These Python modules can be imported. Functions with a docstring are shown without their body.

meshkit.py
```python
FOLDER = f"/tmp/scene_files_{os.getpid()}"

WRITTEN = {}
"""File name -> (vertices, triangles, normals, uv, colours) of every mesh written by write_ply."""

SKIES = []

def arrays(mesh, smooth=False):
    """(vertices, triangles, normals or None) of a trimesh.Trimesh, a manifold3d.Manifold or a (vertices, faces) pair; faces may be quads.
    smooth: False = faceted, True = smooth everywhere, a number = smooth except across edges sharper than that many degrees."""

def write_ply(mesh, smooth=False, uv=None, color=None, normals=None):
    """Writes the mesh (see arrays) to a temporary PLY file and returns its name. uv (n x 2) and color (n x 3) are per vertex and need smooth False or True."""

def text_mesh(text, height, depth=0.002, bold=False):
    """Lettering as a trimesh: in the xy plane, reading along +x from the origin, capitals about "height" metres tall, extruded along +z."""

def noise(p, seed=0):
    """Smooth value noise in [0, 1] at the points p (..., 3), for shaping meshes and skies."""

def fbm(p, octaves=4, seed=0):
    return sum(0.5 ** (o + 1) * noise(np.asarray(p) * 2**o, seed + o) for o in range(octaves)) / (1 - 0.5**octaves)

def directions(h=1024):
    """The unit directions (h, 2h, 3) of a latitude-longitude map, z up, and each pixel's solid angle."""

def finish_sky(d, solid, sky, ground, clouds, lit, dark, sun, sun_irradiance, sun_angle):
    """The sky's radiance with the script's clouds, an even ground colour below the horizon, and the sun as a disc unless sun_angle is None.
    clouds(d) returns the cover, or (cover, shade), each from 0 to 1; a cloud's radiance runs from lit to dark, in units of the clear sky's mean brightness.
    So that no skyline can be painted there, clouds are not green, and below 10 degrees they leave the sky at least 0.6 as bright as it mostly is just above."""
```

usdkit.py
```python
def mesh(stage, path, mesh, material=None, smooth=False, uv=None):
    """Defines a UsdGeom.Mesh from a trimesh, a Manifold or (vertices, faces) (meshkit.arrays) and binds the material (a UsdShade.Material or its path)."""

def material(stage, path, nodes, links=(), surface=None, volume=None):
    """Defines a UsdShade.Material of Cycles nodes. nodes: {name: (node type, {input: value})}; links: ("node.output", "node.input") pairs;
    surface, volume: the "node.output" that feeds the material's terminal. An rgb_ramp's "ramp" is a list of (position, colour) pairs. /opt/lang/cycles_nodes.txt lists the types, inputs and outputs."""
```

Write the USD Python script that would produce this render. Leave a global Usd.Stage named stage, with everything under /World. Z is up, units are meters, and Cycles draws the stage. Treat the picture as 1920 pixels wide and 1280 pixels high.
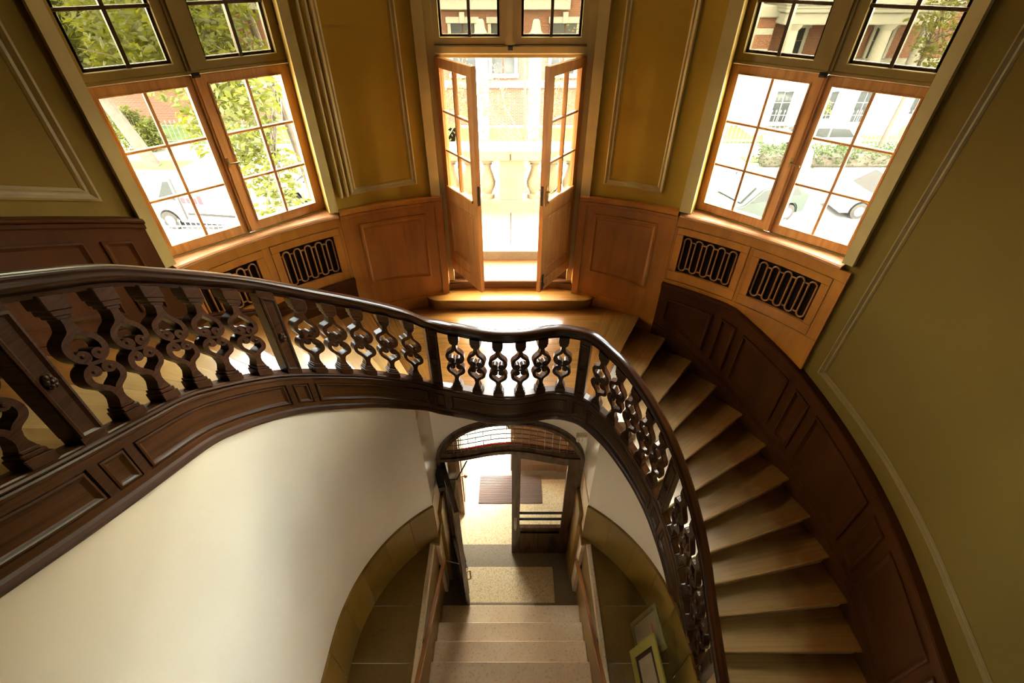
import math, random
import numpy as np, trimesh, usdkit, meshkit
from shapely.geometry import Polygon, LineString, Point, box as sbox
from shapely.ops import unary_union
from scipy.interpolate import CubicSpline
from pxr import Usd, UsdGeom, UsdLux, UsdShade, Gf, Sdf

stage = Usd.Stage.CreateInMemory()
UsdGeom.SetStageUpAxis(stage, 'Z'); UsdGeom.SetStageMetersPerUnit(stage, 1.0)
UsdGeom.Xform.Define(stage, '/World')
# All coordinates below are relative to the camera's eye; H lifts everything so that the street lies near z = 0.
H = 8.0
PI = math.pi
# ---------------------------------------------------------------- camera, sky, sun, exposure
cam = UsdGeom.Camera.Define(stage, '/World/camera')
FPX, PITCH, U0 = 880.0, 39.0, 957.0
cam.CreateHorizontalApertureAttr(36.0); cam.CreateFocalLengthAttr(36.0 * FPX / 1920.0)
cam.CreateHorizontalApertureOffsetAttr((960.0 - U0) / 1920.0 * 36.0)
cam.CreateClippingRangeAttr((0.05, 500.0))
cam.AddTransformOp().Set(Gf.Matrix4d(Gf.Rotation(Gf.Vec3d(1, 0, 0), 90.0 - PITCH), Gf.Vec3d(0, 0, H)))
cam.CreateExposureAttr(5.25)
mat = lambda name, nodes, links=(), surface='p.BSDF': usdkit.material(stage, '/World/Looks/' + name, nodes, links, surface=surface)
sky_m = mat('sky', {"s": ("sky_texture", {"sky_type": "multiple_scattering", "sun_elevation": 0.95, "sun_rotation": 0.6, "sun_disc": False, "aerosol_density": 3.0}),
                    "tc": ("texture_coordinate", {}), "n": ("noise_texture", {"scale": 2.5, "detail": 5.0}),
                    "r": ("rgb_ramp", {"ramp": [(0.35, (0, 0, 0)), (0.62, (1, 1, 1))]}),
                    "bw": ("rgb_to_bw", {}),
                    "cl": ("mix_color", {"blend_type": "mix", "b": (7.0, 6.9, 6.6)}),
                    "w": ("mix_color", {"blend_type": "multiply", "fac": 1.0, "b": (1.0, 0.90, 0.70), "use_clamp": False}),
                    "b": ("background_shader", {"strength": 0.16})},
            [("tc.generated", "n.vector"), ("n.fac", "r.fac"), ("r.color", "bw.color"), ("bw.val", "cl.fac"), ("s.color", "cl.a"), ("cl.result", "w.a"), ("w.result", "b.color")], surface="b.background")
dome = UsdLux.DomeLight.Define(stage, '/World/sky_light')
UsdShade.MaterialBindingAPI.Apply(dome.GetPrim()).Bind(sky_m)
sun = UsdLux.DistantLight.Define(stage, '/World/sun')
SUN_EL, SUN_AZ = 52.0, 205.0          # elevation; azimuth to the right of straight ahead
sun.CreateIntensityAttr(1.6); sun.CreateAngleAttr(6.0); sun.CreateColorAttr(Gf.Vec3f(1.0, 0.86, 0.64))
sun.AddRotateZOp().Set(-SUN_AZ); sun.AddRotateXOp().Set(-(90.0 - SUN_EL))

# ---------------------------------------------------------------- naming and mesh helpers
used = {}
def uniq(parent, name):
    k = (parent, name); n = used.get(k, -1) + 1; used[k] = n
    return f'{parent}/{name}' if n == 0 else f'{parent}/{name}_{n:03d}'
class Thing:
    def __init__(s, path, base): s.path, s.base = path, np.array(base, float)
def setp(prim, label=None, cat=None, group=None, kind=None):
    for k, v in (('label', label), ('category', cat), ('group', group), ('kind', kind)):
        if v: prim.SetCustomDataByKey(k, v)
def thing(name, label, cat=None, base=(0, 0, 0), group=None, kind=None):
    p = uniq('/World', name); x = UsdGeom.Xform.Define(stage, p)
    x.AddTranslateOp().Set(Gf.Vec3d(base[0], base[1], base[2] + H))
    setp(x.GetPrim(), label, cat, group, kind)
    return Thing(p, base)
def tomesh(m):
    if isinstance(m, list): m = trimesh.util.concatenate([tomesh(x) for x in m])
    if isinstance(m, tuple): m = trimesh.Trimesh(np.asarray(m[0], float), np.asarray(m[1]), process=False)
    return m
def part(th, name, m, material, smooth=30, label=None, kind=None, uv=None):
    m = tomesh(m); v = np.array(m.vertices, float) - th.base
    p = uniq(th.path, name)
    g = usdkit.mesh(stage, p, (v, np.array(m.faces)), material, smooth=(False if uv is not None and smooth is False else smooth), uv=uv)
    setp(g.GetPrim(), label, None, None, kind)
    return Thing(p, th.base)
def solo(name, m, material, label, cat=None, group=None, kind=None, smooth=30, uv=None):
    m = tomesh(m); v = np.array(m.vertices, float) + [0, 0, H]
    p = uniq('/World', name)
    g = usdkit.mesh(stage, p, (v, np.array(m.faces)), material, smooth=smooth, uv=uv)
    setp(g.GetPrim(), label, cat, group, kind)
    return Thing(p, (0, 0, -H))
def copies(src, name, label, cat, places, group=None):
    "Instanced copies of a thing: places = [(x, y, z, rotz degrees)]"
    for i, (x, y, z, r) in enumerate(places):
        p = uniq('/World', name); xf = UsdGeom.Xform.Define(stage, p)
        xf.GetPrim().GetReferences().AddInternalReference(src.path)
        xf.GetPrim().SetInstanceable(True)
        xf.ClearXformOpOrder()
        xf.AddTranslateOp(UsdGeom.XformOp.PrecisionDouble, 'place').Set(Gf.Vec3d(x, y, z + H)); xf.AddRotateZOp(UsdGeom.XformOp.PrecisionFloat, 'turn').Set(r)
        setp(xf.GetPrim(), label[i] if isinstance(label, list) else label, cat, group)

def loft(loops, cap=True, tris=None):
    loops = [np.asarray(l, float) for l in loops]; n = len(loops[0]); v = np.vstack(loops); f = []
    a = np.arange(n); b = (a + 1) % n
    for i in range(len(loops) - 1):
        o, q = i * n, (i + 1) * n
        f.append(np.stack([o + a, o + b, q + b], 1)); f.append(np.stack([o + a, q + b, q + a], 1))
    if cap:
        t = tris if tris is not None else np.stack([np.zeros(n - 2, int), np.arange(1, n - 1), np.arange(2, n)], 1)
        f.append(t[:, ::-1]); f.append(t + (len(loops) - 1) * n)
    m = trimesh.Trimesh(v, np.vstack(f), process=False)
    if m.volume < 0: m.invert()
    return m
def earcut(poly2d):
    pts = np.asarray(poly2d, float)
    v, f = trimesh.creation.triangulate_polygon(Polygon(pts), engine='earcut')
    d = ((v[:, None] - pts[None]) ** 2).sum(-1).argmin(1)
    return d[f]
def extrude(poly, h, base=0.0):
    ms = []
    for g in getattr(poly, 'geoms', [poly]):
        if g.geom_type == 'Polygon' and g.area > 1e-7:
            m = trimesh.creation.extrude_polygon(g, h, engine='earcut'); m.apply_translation([0, 0, base]); ms.append(m)
    return trimesh.util.concatenate(ms) if ms else None
def mapped(m, fn):
    "vertices (x, y, z) -> fn(x, y, z)"
    m = m.copy(); v = np.array(m.vertices); m.vertices = fn(v[:, 0], v[:, 1], v[:, 2])
    if m.volume < 0: m.invert()
    return m
def box(x0, x1, y0, y1, z0, z1, ch=0.003):
    ch = min(ch, (x1 - x0) / 3, (y1 - y0) / 3, (z1 - z0) / 3)
    if ch <= 0.0005:
        m = trimesh.creation.box((x1 - x0, y1 - y0, z1 - z0)); m.apply_translation([(x0 + x1) / 2, (y0 + y1) / 2, (z0 + z1) / 2]); return m
    P = lambda c: [(x0 + c, y0), (x1 - c, y0), (x1, y0 + c), (x1, y1 - c), (x1 - c, y1), (x0 + c, y1), (x0, y1 - c), (x0, y0 + c)]
    Q = lambda c: [(min(max(x, x0 + c), x1 - c), min(max(y, y0 + c), y1 - c)) for x, y in P(ch)]
    st = lambda pts, z: [(x, y, z) for x, y in pts]
    return loft([st(Q(ch * .999), z0), st(P(ch), z0 + ch), st(P(ch), z1 - ch), st(Q(ch * .999), z1)])
def cyl(p0, p1, r, n=10, r1=None):
    p0, p1 = np.array(p0, float), np.array(p1, float); d = p1 - p0; d /= np.linalg.norm(d)
    a = np.cross(d, [0, 0, 1.0] if abs(d[2]) < .9 else [1.0, 0, 0]); a /= np.linalg.norm(a); b = np.cross(d, a)
    t = np.arange(n) * 2 * PI / n; c = np.cos(t)[:, None] * a + np.sin(t)[:, None] * b
    return loft([p0 + c * r, p1 + c * (r if r1 is None else r1)])
def tube(pts, r, n=8, closed=False):
    pts = np.asarray(pts, float); k = len(pts); loops = []
    up = np.array([0, 0, 1.0])
    for i in range(k):
        d = pts[(i + 1) % k] - pts[i - 1] if closed or 0 < i < k - 1 else (pts[1] - pts[0] if i == 0 else pts[-1] - pts[-2])
        d = d / np.linalg.norm(d); ref = up if abs(d[2]) < .95 else np.array([1.0, 0, 0])
        a = np.cross(d, ref); a /= np.linalg.norm(a); b = np.cross(a, d)
        if i and (a @ pa) < 0: a, b = -a, -b
        pa = a; t = np.arange(n) * 2 * PI / n
        rr = r[i] if np.ndim(r) else r
        loops.append(pts[i] + rr * (np.cos(t)[:, None] * a + np.sin(t)[:, None] * b))
    if closed: loops.append(loops[0])
    return loft(loops, cap=not closed)
def lathe(prof, c=(0, 0, 0), n=16):
    t = np.arange(n) * 2 * PI / n
    return loft([np.stack([c[0] + r * np.cos(t), c[1] + r * np.sin(t), np.full(n, c[2] + z)], 1) for r, z in prof])

# ---------------------------------------------------------------- the apse: wall coordinate u (degrees on the half circle, running on straight past 0 and 180), radius, z
CY, RW = 1.70, 3.42
KU = RW * PI / 180
def W(u, r, z):
    u, r, z = np.broadcast_arrays(np.asarray(u, float), np.asarray(r, float), np.asarray(z, float))
    t = np.radians(np.clip(u, 0, 180))
    x = r * np.cos(t); y = CY + r * np.sin(t)
    y = y + np.where(u < 0, u * KU, 0) - np.where(u > 180, (u - 180) * KU, 0)
    return np.stack([x, y, z], -1)
wallmap = lambda r: (lambda s, z, h: W(s, r - np.asarray(h), z))
def flat(O, T, N):
    O, T, N = (np.array(a, float) for a in (O, T, N))
    return lambda s, z, h: O + np.asarray(s, float)[..., None] * T + np.asarray(h, float)[..., None] * N + np.asarray(z, float)[..., None] * np.array([0, 0, 1.0])
def lbox(M, s0, s1, z0, z1, h0, h1, n=1, ch=0.004):
    "a chamfered box in mapped coordinates; z0 and z1 may be functions of s"
    f0 = z0 if callable(z0) else (lambda s: z0); f1 = z1 if callable(z1) else (lambda s: z1)
    loops = []
    for s in np.linspace(s0, s1, n + 1):
        a, b = f0(s), f1(s); c = min(ch, (b - a) / 3, (h1 - h0) / 3)
        zz = np.array([a + c, a, a, a + c, b - c, b, b, b - c]); hh = np.array([h0, h0 + c, h1 - c, h1, h1, h1 - c, h0 + c, h0])
        loops.append(M(np.full(8, s), zz, hh))
    return loft(loops)
def arcbox(u0, u1, r0, r1, z0, z1, n=None):
    return lbox(lambda s, z, h: W(s, h, z), u0, u1, z0, z1, r0, r1, n or max(1, int(abs(u1 - u0) / 2.5)), ch=0.0)
def inset(poly, d, sc=1.0):
    p = np.asarray(poly, float) * [sc, 1]; n = len(p); out = []
    area = sum(p[i][0] * p[(i + 1) % n][1] - p[(i + 1) % n][0] * p[i][1] for i in range(n))
    sg = 1 if area > 0 else -1
    for i in range(n):
        a, b, c = p[i - 1], p[i], p[(i + 1) % n]
        e1, e2 = (b - a) / np.linalg.norm(b - a), (c - b) / np.linalg.norm(c - b)
        n1, n2 = sg * np.array([-e1[1], e1[0]]), sg * np.array([-e2[1], e2[0]])
        m = (n1 + n2) / (1 + n1 @ n2); out.append((b + m * d) / [sc, 1])
    return np.array(out)
def molding(M, poly, prof, n=6, sc=1.0):
    "a moulded ring: prof = [(inset, height)...] from the outer edge to the inner"
    rings = []
    for d, h in prof:
        q = inset(poly, d, sc); pts = []
        for i in range(len(q)):
            for t in np.arange(n) / n: pts.append(q[i] * (1 - t) + q[(i + 1) % len(q)] * t)
        pts = np.array(pts); rings.append(M(pts[:, 0], pts[:, 1], np.full(len(pts), h)))
    k = len(rings[0]); v = np.vstack(rings); f = []; a = np.arange(k); b = (a + 1) % k
    for i in range(len(rings) - 1):
        o, q = i * k, (i + 1) * k
        f += [np.stack([o + a, o + b, q + b], 1), np.stack([o + a, q + b, q + a], 1)]
    m = trimesh.Trimesh(v, np.vstack(f), process=False)
    return m
PROF = [(0, -.004), (0, .016), (.010, .022), (.020, .016), (.030, .008), (.042, .012), (.055, .004), (.055, -.004)]
def prof(w, h): return [(a / .055 * w, b / .022 * h) for a, b in PROF]
def ring(M, s0, s1, z0, z1, wl, wr, wb, wt, h0, h1):
    "a frame of four members, mitre-free; returns a list of meshes"
    return [lbox(M, s0, s0 + wl, z0, z1, h0, h1), lbox(M, s1 - wr, s1, z0, z1, h0, h1), lbox(M, s0 + wl, s1 - wr, z0, z0 + wb, h0, h1), lbox(M, s0 + wl, s1 - wr, z1 - wt, z1, h0, h1)]

# ---------------------------------------------------------------- materials
def wood(name, dark, light, rough=0.35, scale=(3, 45, 45), uv=False, coat=0.0, var=0.12, bump=0.15, spec=0.5):
    co = ("uvmap", {"attribute": "st"}) if uv else ("texture_coordinate", {})
    out = "c.UV" if uv else "c.object"
    return mat(name, {"c": co, "m": ("mapping", {"scale": scale}), "n": ("noise_texture", {"scale": 1.0, "detail": 6.0, "roughness": 0.6, "distortion": 0.6}),
        "n2": ("noise_texture", {"scale": 1.7, "detail": 3.0}), "r": ("rgb_ramp", {"ramp": [(0.3, dark), (0.7, light)]}),
        "oi": ("object_info", {}), "mr": ("map_range", {"from_min": 0.0, "from_max": 1.0, "to_min": 1 - var, "to_max": 1 + var}),
        "mr2": ("map_range", {"from_min": 0.3, "from_max": 0.7, "to_min": 0.82, "to_max": 1.12}), "mu": ("math", {"math_type": "multiply"}),
        "h": ("hsv", {}), "rr": ("map_range", {"from_min": 0.2, "from_max": 0.8, "to_min": rough * 0.8, "to_max": rough * 1.25}),
        "b": ("bump", {"strength": bump, "distance": 0.002}), "p": ("principled_bsdf", {"coat_weight": coat, "coat_roughness": 0.10, "coat_ior": 1.62, "specular_ior_level": spec})},
        [(out, "m.vector"), ("m.vector", "n.vector"), (out, "n2.vector"), ("n.fac", "r.fac"), ("oi.random", "mr.value"), ("n2.fac", "mr2.value"), ("mr.result", "mu.value1"), ("mr2.result", "mu.value2"),
         ("r.color", "h.color"), ("mu.value", "h.value"), ("h.color", "p.base_color"), ("n.fac", "rr.value"), ("rr.result", "p.roughness"), ("n.fac", "b.height"), ("b.normal", "p.normal")])
def paint(name, col, rough=0.5, var=0.07, scale=1.5, bump=0.05, spec=0.4):
    return mat(name, {"c": ("texture_coordinate", {}), "n": ("noise_texture", {"scale": scale, "detail": 5.0}), "f": ("noise_texture", {"scale": 60.0, "detail": 3.0}),
        "mr": ("map_range", {"from_min": 0.3, "from_max": 0.7, "to_min": 1 - var, "to_max": 1 + var}), "h": ("hsv", {"color": col}), "b": ("bump", {"strength": bump, "distance": 0.002}),
        "p": ("principled_bsdf", {"roughness": rough, "specular_ior_level": spec})},
        [("c.object", "n.vector"), ("c.object", "f.vector"), ("n.fac", "mr.value"), ("mr.result", "h.value"), ("h.color", "p.base_color"), ("f.fac", "b.height"), ("b.normal", "p.normal")])
def stone(name, a, b, scale=3.0, rough=0.5, bump=0.1, speck=40.0):
    return mat(name, {"c": ("texture_coordinate", {}), "n": ("noise_texture", {"scale": scale, "detail": 7.0, "roughness": 0.65}), "s": ("noise_texture", {"scale": speck, "detail": 2.0}),
        "oi": ("object_info", {}), "r": ("rgb_ramp", {"ramp": [(0.3, a), (0.7, b)]}), "r2": ("rgb_ramp", {"ramp": [(0.3, (0.72, 0.68, 0.6)), (0.42, (1, 1, 1))]}),
        "mx": ("mix_color", {"blend_type": "multiply", "fac": 0.8}), "mr": ("map_range", {"from_min": 0, "from_max": 1, "to_min": 0.93, "to_max": 1.07}), "h": ("hsv", {}),
        "bp": ("bump", {"strength": bump, "distance": 0.003}), "p": ("principled_bsdf", {"roughness": rough})},
        [("c.object", "n.vector"), ("c.object", "s.vector"), ("n.fac", "r.fac"), ("s.fac", "r2.fac"), ("r.color", "mx.a"), ("r2.color", "mx.b"), ("oi.random", "mr.value"), ("mr.result", "h.value"), ("mx.result", "h.color"),
         ("h.color", "p.base_color"), ("s.fac", "bp.height"), ("bp.normal", "p.normal")])
def plain(name, col, rough=0.5, metal=0.0, spec=0.5, **k):
    return mat(name, {"p": ("principled_bsdf", {"base_color": col, "roughness": rough, "metallic": metal, "specular_ior_level": spec, **k})})
def glass(name, tint, gloss=(1, 1, 1)):
    return mat(name, {"t": ("transparent_bsdf", {"color": tint}), "g": ("glossy_bsdf", {"color": gloss, "roughness": 0.01}), "ge": ("geometry", {}),
        "i": ("map_range", {"from_min": 0.0, "from_max": 1.0, "to_min": 1.45, "to_max": 1 / 1.45}), "f": ("fresnel", {}), "m": ("mix_closure", {})},
        [("ge.backfacing", "i.value"), ("i.result", "f.IOR"), ("f.fac", "m.fac"), ("t.BSDF", "m.closure1"), ("g.BSDF", "m.closure2")], surface="m.closure")
def leaf(name, col, trans):
    return mat(name, {"gi": ("geometry", {}), "mr": ("map_range", {"from_min": 0, "from_max": 1, "to_min": 0.6, "to_max": 1.4}), "h": ("hsv", {"color": col}), "h2": ("hsv", {"color": trans}),
        "d": ("principled_bsdf", {"roughness": 0.5}), "t": ("translucent_bsdf", {}), "m": ("mix_closure", {"fac": 0.45})},
        [("gi.random_per_island", "mr.value"), ("mr.result", "h.value"), ("mr.result", "h2.value"), ("h.color", "d.base_color"), ("h2.color", "t.color"), ("d.BSDF", "m.closure1"), ("t.BSDF", "m.closure2")], surface="m.closure")

M_dark = wood('dark_oak', (0.016, 0.0048, 0.0012), (0.046, 0.0135, 0.0022), 0.34, (6, 6, 60), coat=0.12, var=0.1, bump=0.06, spec=0.35)
M_rail = wood('handrail_oak', (0.010, 0.0026, 0.0005), (0.026, 0.0070, 0.0012), 0.30, (0.7, 25, 1), uv=True, coat=0.35, var=0.0, bump=0.02, spec=0.15)
M_string = wood('string_oak', (0.022, 0.0065, 0.0008), (0.060, 0.019, 0.0025), 0.36, (1.2, 30, 1), uv=True, coat=0.12, spec=0.35, var=0.05)
M_dado = wood('dado_wood', (0.29, 0.098, 0.006), (0.40, 0.142, 0.010), 0.38, (8, 8, 1.2), coat=0.15, var=0.04, bump=0.06)
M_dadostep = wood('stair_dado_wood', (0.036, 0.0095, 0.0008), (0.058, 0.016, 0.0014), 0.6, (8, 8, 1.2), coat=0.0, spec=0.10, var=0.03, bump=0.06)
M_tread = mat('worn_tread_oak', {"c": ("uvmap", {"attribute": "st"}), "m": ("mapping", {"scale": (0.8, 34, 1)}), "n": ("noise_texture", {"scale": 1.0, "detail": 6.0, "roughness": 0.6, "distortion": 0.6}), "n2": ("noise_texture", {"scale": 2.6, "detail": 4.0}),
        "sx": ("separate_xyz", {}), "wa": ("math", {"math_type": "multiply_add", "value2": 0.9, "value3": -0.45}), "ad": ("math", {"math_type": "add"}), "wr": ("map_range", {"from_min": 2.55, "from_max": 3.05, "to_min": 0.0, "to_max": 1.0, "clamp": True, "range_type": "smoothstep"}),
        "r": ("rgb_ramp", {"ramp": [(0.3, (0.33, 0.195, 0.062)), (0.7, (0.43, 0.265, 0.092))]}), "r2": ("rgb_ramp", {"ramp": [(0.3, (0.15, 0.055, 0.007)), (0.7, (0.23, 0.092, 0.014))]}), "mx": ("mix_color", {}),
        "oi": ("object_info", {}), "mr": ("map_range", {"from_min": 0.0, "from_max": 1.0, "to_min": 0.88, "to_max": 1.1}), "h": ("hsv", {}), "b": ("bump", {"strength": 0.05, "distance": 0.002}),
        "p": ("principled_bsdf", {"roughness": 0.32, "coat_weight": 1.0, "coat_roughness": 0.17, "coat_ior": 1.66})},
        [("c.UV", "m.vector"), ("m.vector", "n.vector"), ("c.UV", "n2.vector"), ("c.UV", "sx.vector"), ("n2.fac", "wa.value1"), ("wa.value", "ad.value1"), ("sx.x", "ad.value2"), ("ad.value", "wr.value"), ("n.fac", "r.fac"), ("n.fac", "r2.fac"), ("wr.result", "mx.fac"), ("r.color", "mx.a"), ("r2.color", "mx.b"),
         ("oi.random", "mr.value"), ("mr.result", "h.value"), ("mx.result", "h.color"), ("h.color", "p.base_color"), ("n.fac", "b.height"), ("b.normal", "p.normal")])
M_board = wood('landing_oak', (0.12, 0.047, 0.006), (0.185, 0.076, 0.011), 0.25, (0.8, 34, 1), uv=True, coat=0.7, var=0.10, bump=0.05)
M_riser = wood('riser_oak', (0.06, 0.020, 0.004), (0.11, 0.04, 0.008), 0.36, (1.0, 26, 1), uv=True, coat=0.15, var=0.08)
M_pine = wood('stripped_pine', (0.42, 0.165, 0.035), (0.64, 0.30, 0.080), 0.42, (22, 22, 1.6), coat=0.1, var=0.06)
M_pineh = wood('stripped_pine_rail', (0.42, 0.165, 0.035), (0.64, 0.30, 0.080), 0.42, (1.6, 1.6, 30), coat=0.1, var=0.06)
M_sill = wood('sill_wood', (0.33, 0.15, 0.06), (0.46, 0.22, 0.095), 0.3, (4, 4, 20), coat=0.3, var=0.0)
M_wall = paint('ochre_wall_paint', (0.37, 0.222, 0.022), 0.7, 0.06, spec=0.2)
M_wall2 = paint('vignetted_wall_paint', (0.140, 0.085, 0.013), 0.75, 0.06, spec=0.15)  # side walls: vignette darkening towards the corners is put into this paint
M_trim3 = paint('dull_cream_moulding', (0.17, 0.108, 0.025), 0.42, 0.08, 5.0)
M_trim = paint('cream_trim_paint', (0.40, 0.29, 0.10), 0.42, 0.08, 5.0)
M_trim2 = paint('olive_sash_paint', (0.24, 0.155, 0.035), 0.45, 0.08, 4.0)
M_white = paint('cream_white_plaster', (0.80, 0.68, 0.52), 0.32, 0.03, 0.9, 0.03, 0.5)
M_ceil = paint('ceiling_plaster', (0.30, 0.21, 0.08), 0.7)
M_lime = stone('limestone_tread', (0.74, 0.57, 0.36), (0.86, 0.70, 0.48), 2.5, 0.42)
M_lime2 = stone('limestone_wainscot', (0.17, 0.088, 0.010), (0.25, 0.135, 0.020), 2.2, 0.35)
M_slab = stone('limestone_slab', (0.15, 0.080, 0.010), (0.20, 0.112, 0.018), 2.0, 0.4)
M_sand = stone('sandstone', (0.12, 0.092, 0.054), (0.165, 0.135, 0.085), 3.0, 0.8)
M_glass = glass('clear_pane', (0.97, 0.97, 0.95))
M_glassdim = glass('dimmed_pane', (0.52, 0.50, 0.42))  # tint put into the upper glass to dim the bright view outside
M_black = plain('black_iron', (0.012, 0.010, 0.008), 0.4)
M_steel = plain('worn_steel', (0.55, 0.48, 0.38), 0.3, 1.0)
M_brass = plain('old_brass', (0.50, 0.34, 0.14), 0.32, 1.0)
M_shade = plain('recess_shade', (0.010, 0.005, 0.003), 0.9, spec=0.1)
M_dusk = plain('grille_bar_paint', (0.28, 0.115, 0.022), 0.4)
M_entr = wood('entrance_door_oak', (0.030, 0.013, 0.005), (0.085, 0.038, 0.014), 0.3, (12, 12, 1.5), coat=0.4, var=0.05)
M_outd = wood('porch_door_oak', (0.17, 0.075, 0.026), (0.30, 0.145, 0.055), 0.45, (12, 12, 1.5), var=0.05)
M_hand = wood('grab_rail_oak', (0.21, 0.078, 0.017), (0.36, 0.15, 0.04), 0.3, (1.2, 40, 1), uv=True, coat=0.3, var=0.04)
M_terr = mat('terrazzo', {"c": ("texture_coordinate", {}), "v": ("voronoi_texture", {"scale": 75.0}), "r": ("rgb_ramp", {"ramp": [(0.0, (0.40, 0.29, 0.14)), (0.35, (0.62, 0.49, 0.28)), (0.7, (0.74, 0.61, 0.38)), (1.0, (0.50, 0.38, 0.19))], "interpolate": True}),
        "bw": ("rgb_to_bw", {}), "p": ("principled_bsdf", {"roughness": 0.18})}, [("c.object", "v.vector"), ("v.color", "bw.color"), ("bw.val", "r.fac"), ("r.color", "p.base_color")])
M_terrd = stone('terrazzo_border', (0.17, 0.135, 0.085), (0.27, 0.22, 0.145), 60.0, 0.3)
M_mat = plain('door_mat_rubber', (0.16, 0.105, 0.085), 0.75)

# ---------------------------------------------------------------- levels and steps
ZL, ZH, ZE = -3.40, -5.78, -7.38           # landing, hall floor, entrance floor
RUP, RDN = 0.158, 0.17
def u_dn(n): return 62.5 - 6.34 * n if n <= 10 else 62.5 - 63.4 - 5.0 * (n - 10)
def u_up(k): return 121 + 6.556 * (k - 1) if k <= 10 else 180 + 5.0 * (k - 10)
R_IN = 1.70
# well curve: plan line (x, y) and height of the string's top edge
ctrl = []
for y, z in ((-0.10, -5.88), (0.3, -5.78), (1.0, -5.45)): ctrl.append((1.735, y, z))
for th, z in ((0, -5.09), (10, -4.83), (24.6, -4.38), (36, -4.02), (48, -3.70), (57, -3.49)):
    p = W(th, 1.735, z); ctrl.append(tuple(p))
ctrl += [(0.67, 3.305, -3.345), (0.5, 3.36, -3.35), (0.33, 3.35, -3.35), (0.15, 3.305, -3.35), (0.0, 3.288, -3.35), (-0.15, 3.295, -3.35), (-0.32, 3.325, -3.345), (-0.52, 3.36, -3.325), (-0.71, 3.32, -3.24)]
for th, z in ((120.7, -3.04), (131, -2.81), (140.8, -2.59), (158.4, -2.18), (171, -1.92), (179, -1.765)): ctrl.append(tuple(W(th, 1.735, z)))
for y, z in ((1.45, -1.63), (1.21, -1.52), (0.98, -1.41), (0.5, -1.16), (0.0, -0.90), (-0.35, -0.72)): ctrl.append((-1.735, y, z))
ctrl = np.array(ctrl)
cl = np.concatenate([[0], np.cumsum(np.linalg.norm(np.diff(ctrl[:, :2], axis=0), axis=1))])
from scipy.interpolate import PchipInterpolator
sp_xy, sp_z = CubicSpline(cl, ctrl[:, :2]), PchipInterpolator(cl, ctrl[:, 2])
LEN = cl[-1]
def well(s, off=0.0):
    "plan point at arc length s, moved by off towards the treads (positive) or into the well (negative)"
    s = np.asarray(s, float); p = sp_xy(s); d = sp_xy(s, 1); d = d / np.linalg.norm(d, axis=-1, keepdims=True)
    return p + np.asarray(off)[..., None] * np.stack([d[..., 1], -d[..., 0]], -1)
SS = np.linspace(0, LEN, 240); XY = sp_xy(SS)
def s_at_az(x, y):      # arc length where the line from the eye through (x, y) meets the curve
    a = np.arctan2(x, y); az = np.arctan2(XY[:, 0], XY[:, 1])
    return float(SS[np.abs(az - a).argmin()])
def wellmap(zfun):
    def M(s, z, h):
        p = well(s, np.asarray(h, float)); return np.concatenate([p, (np.asarray(z, float) + zfun(s))[..., None]], -1)
    return M
Mw = wellmap(sp_z)
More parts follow.
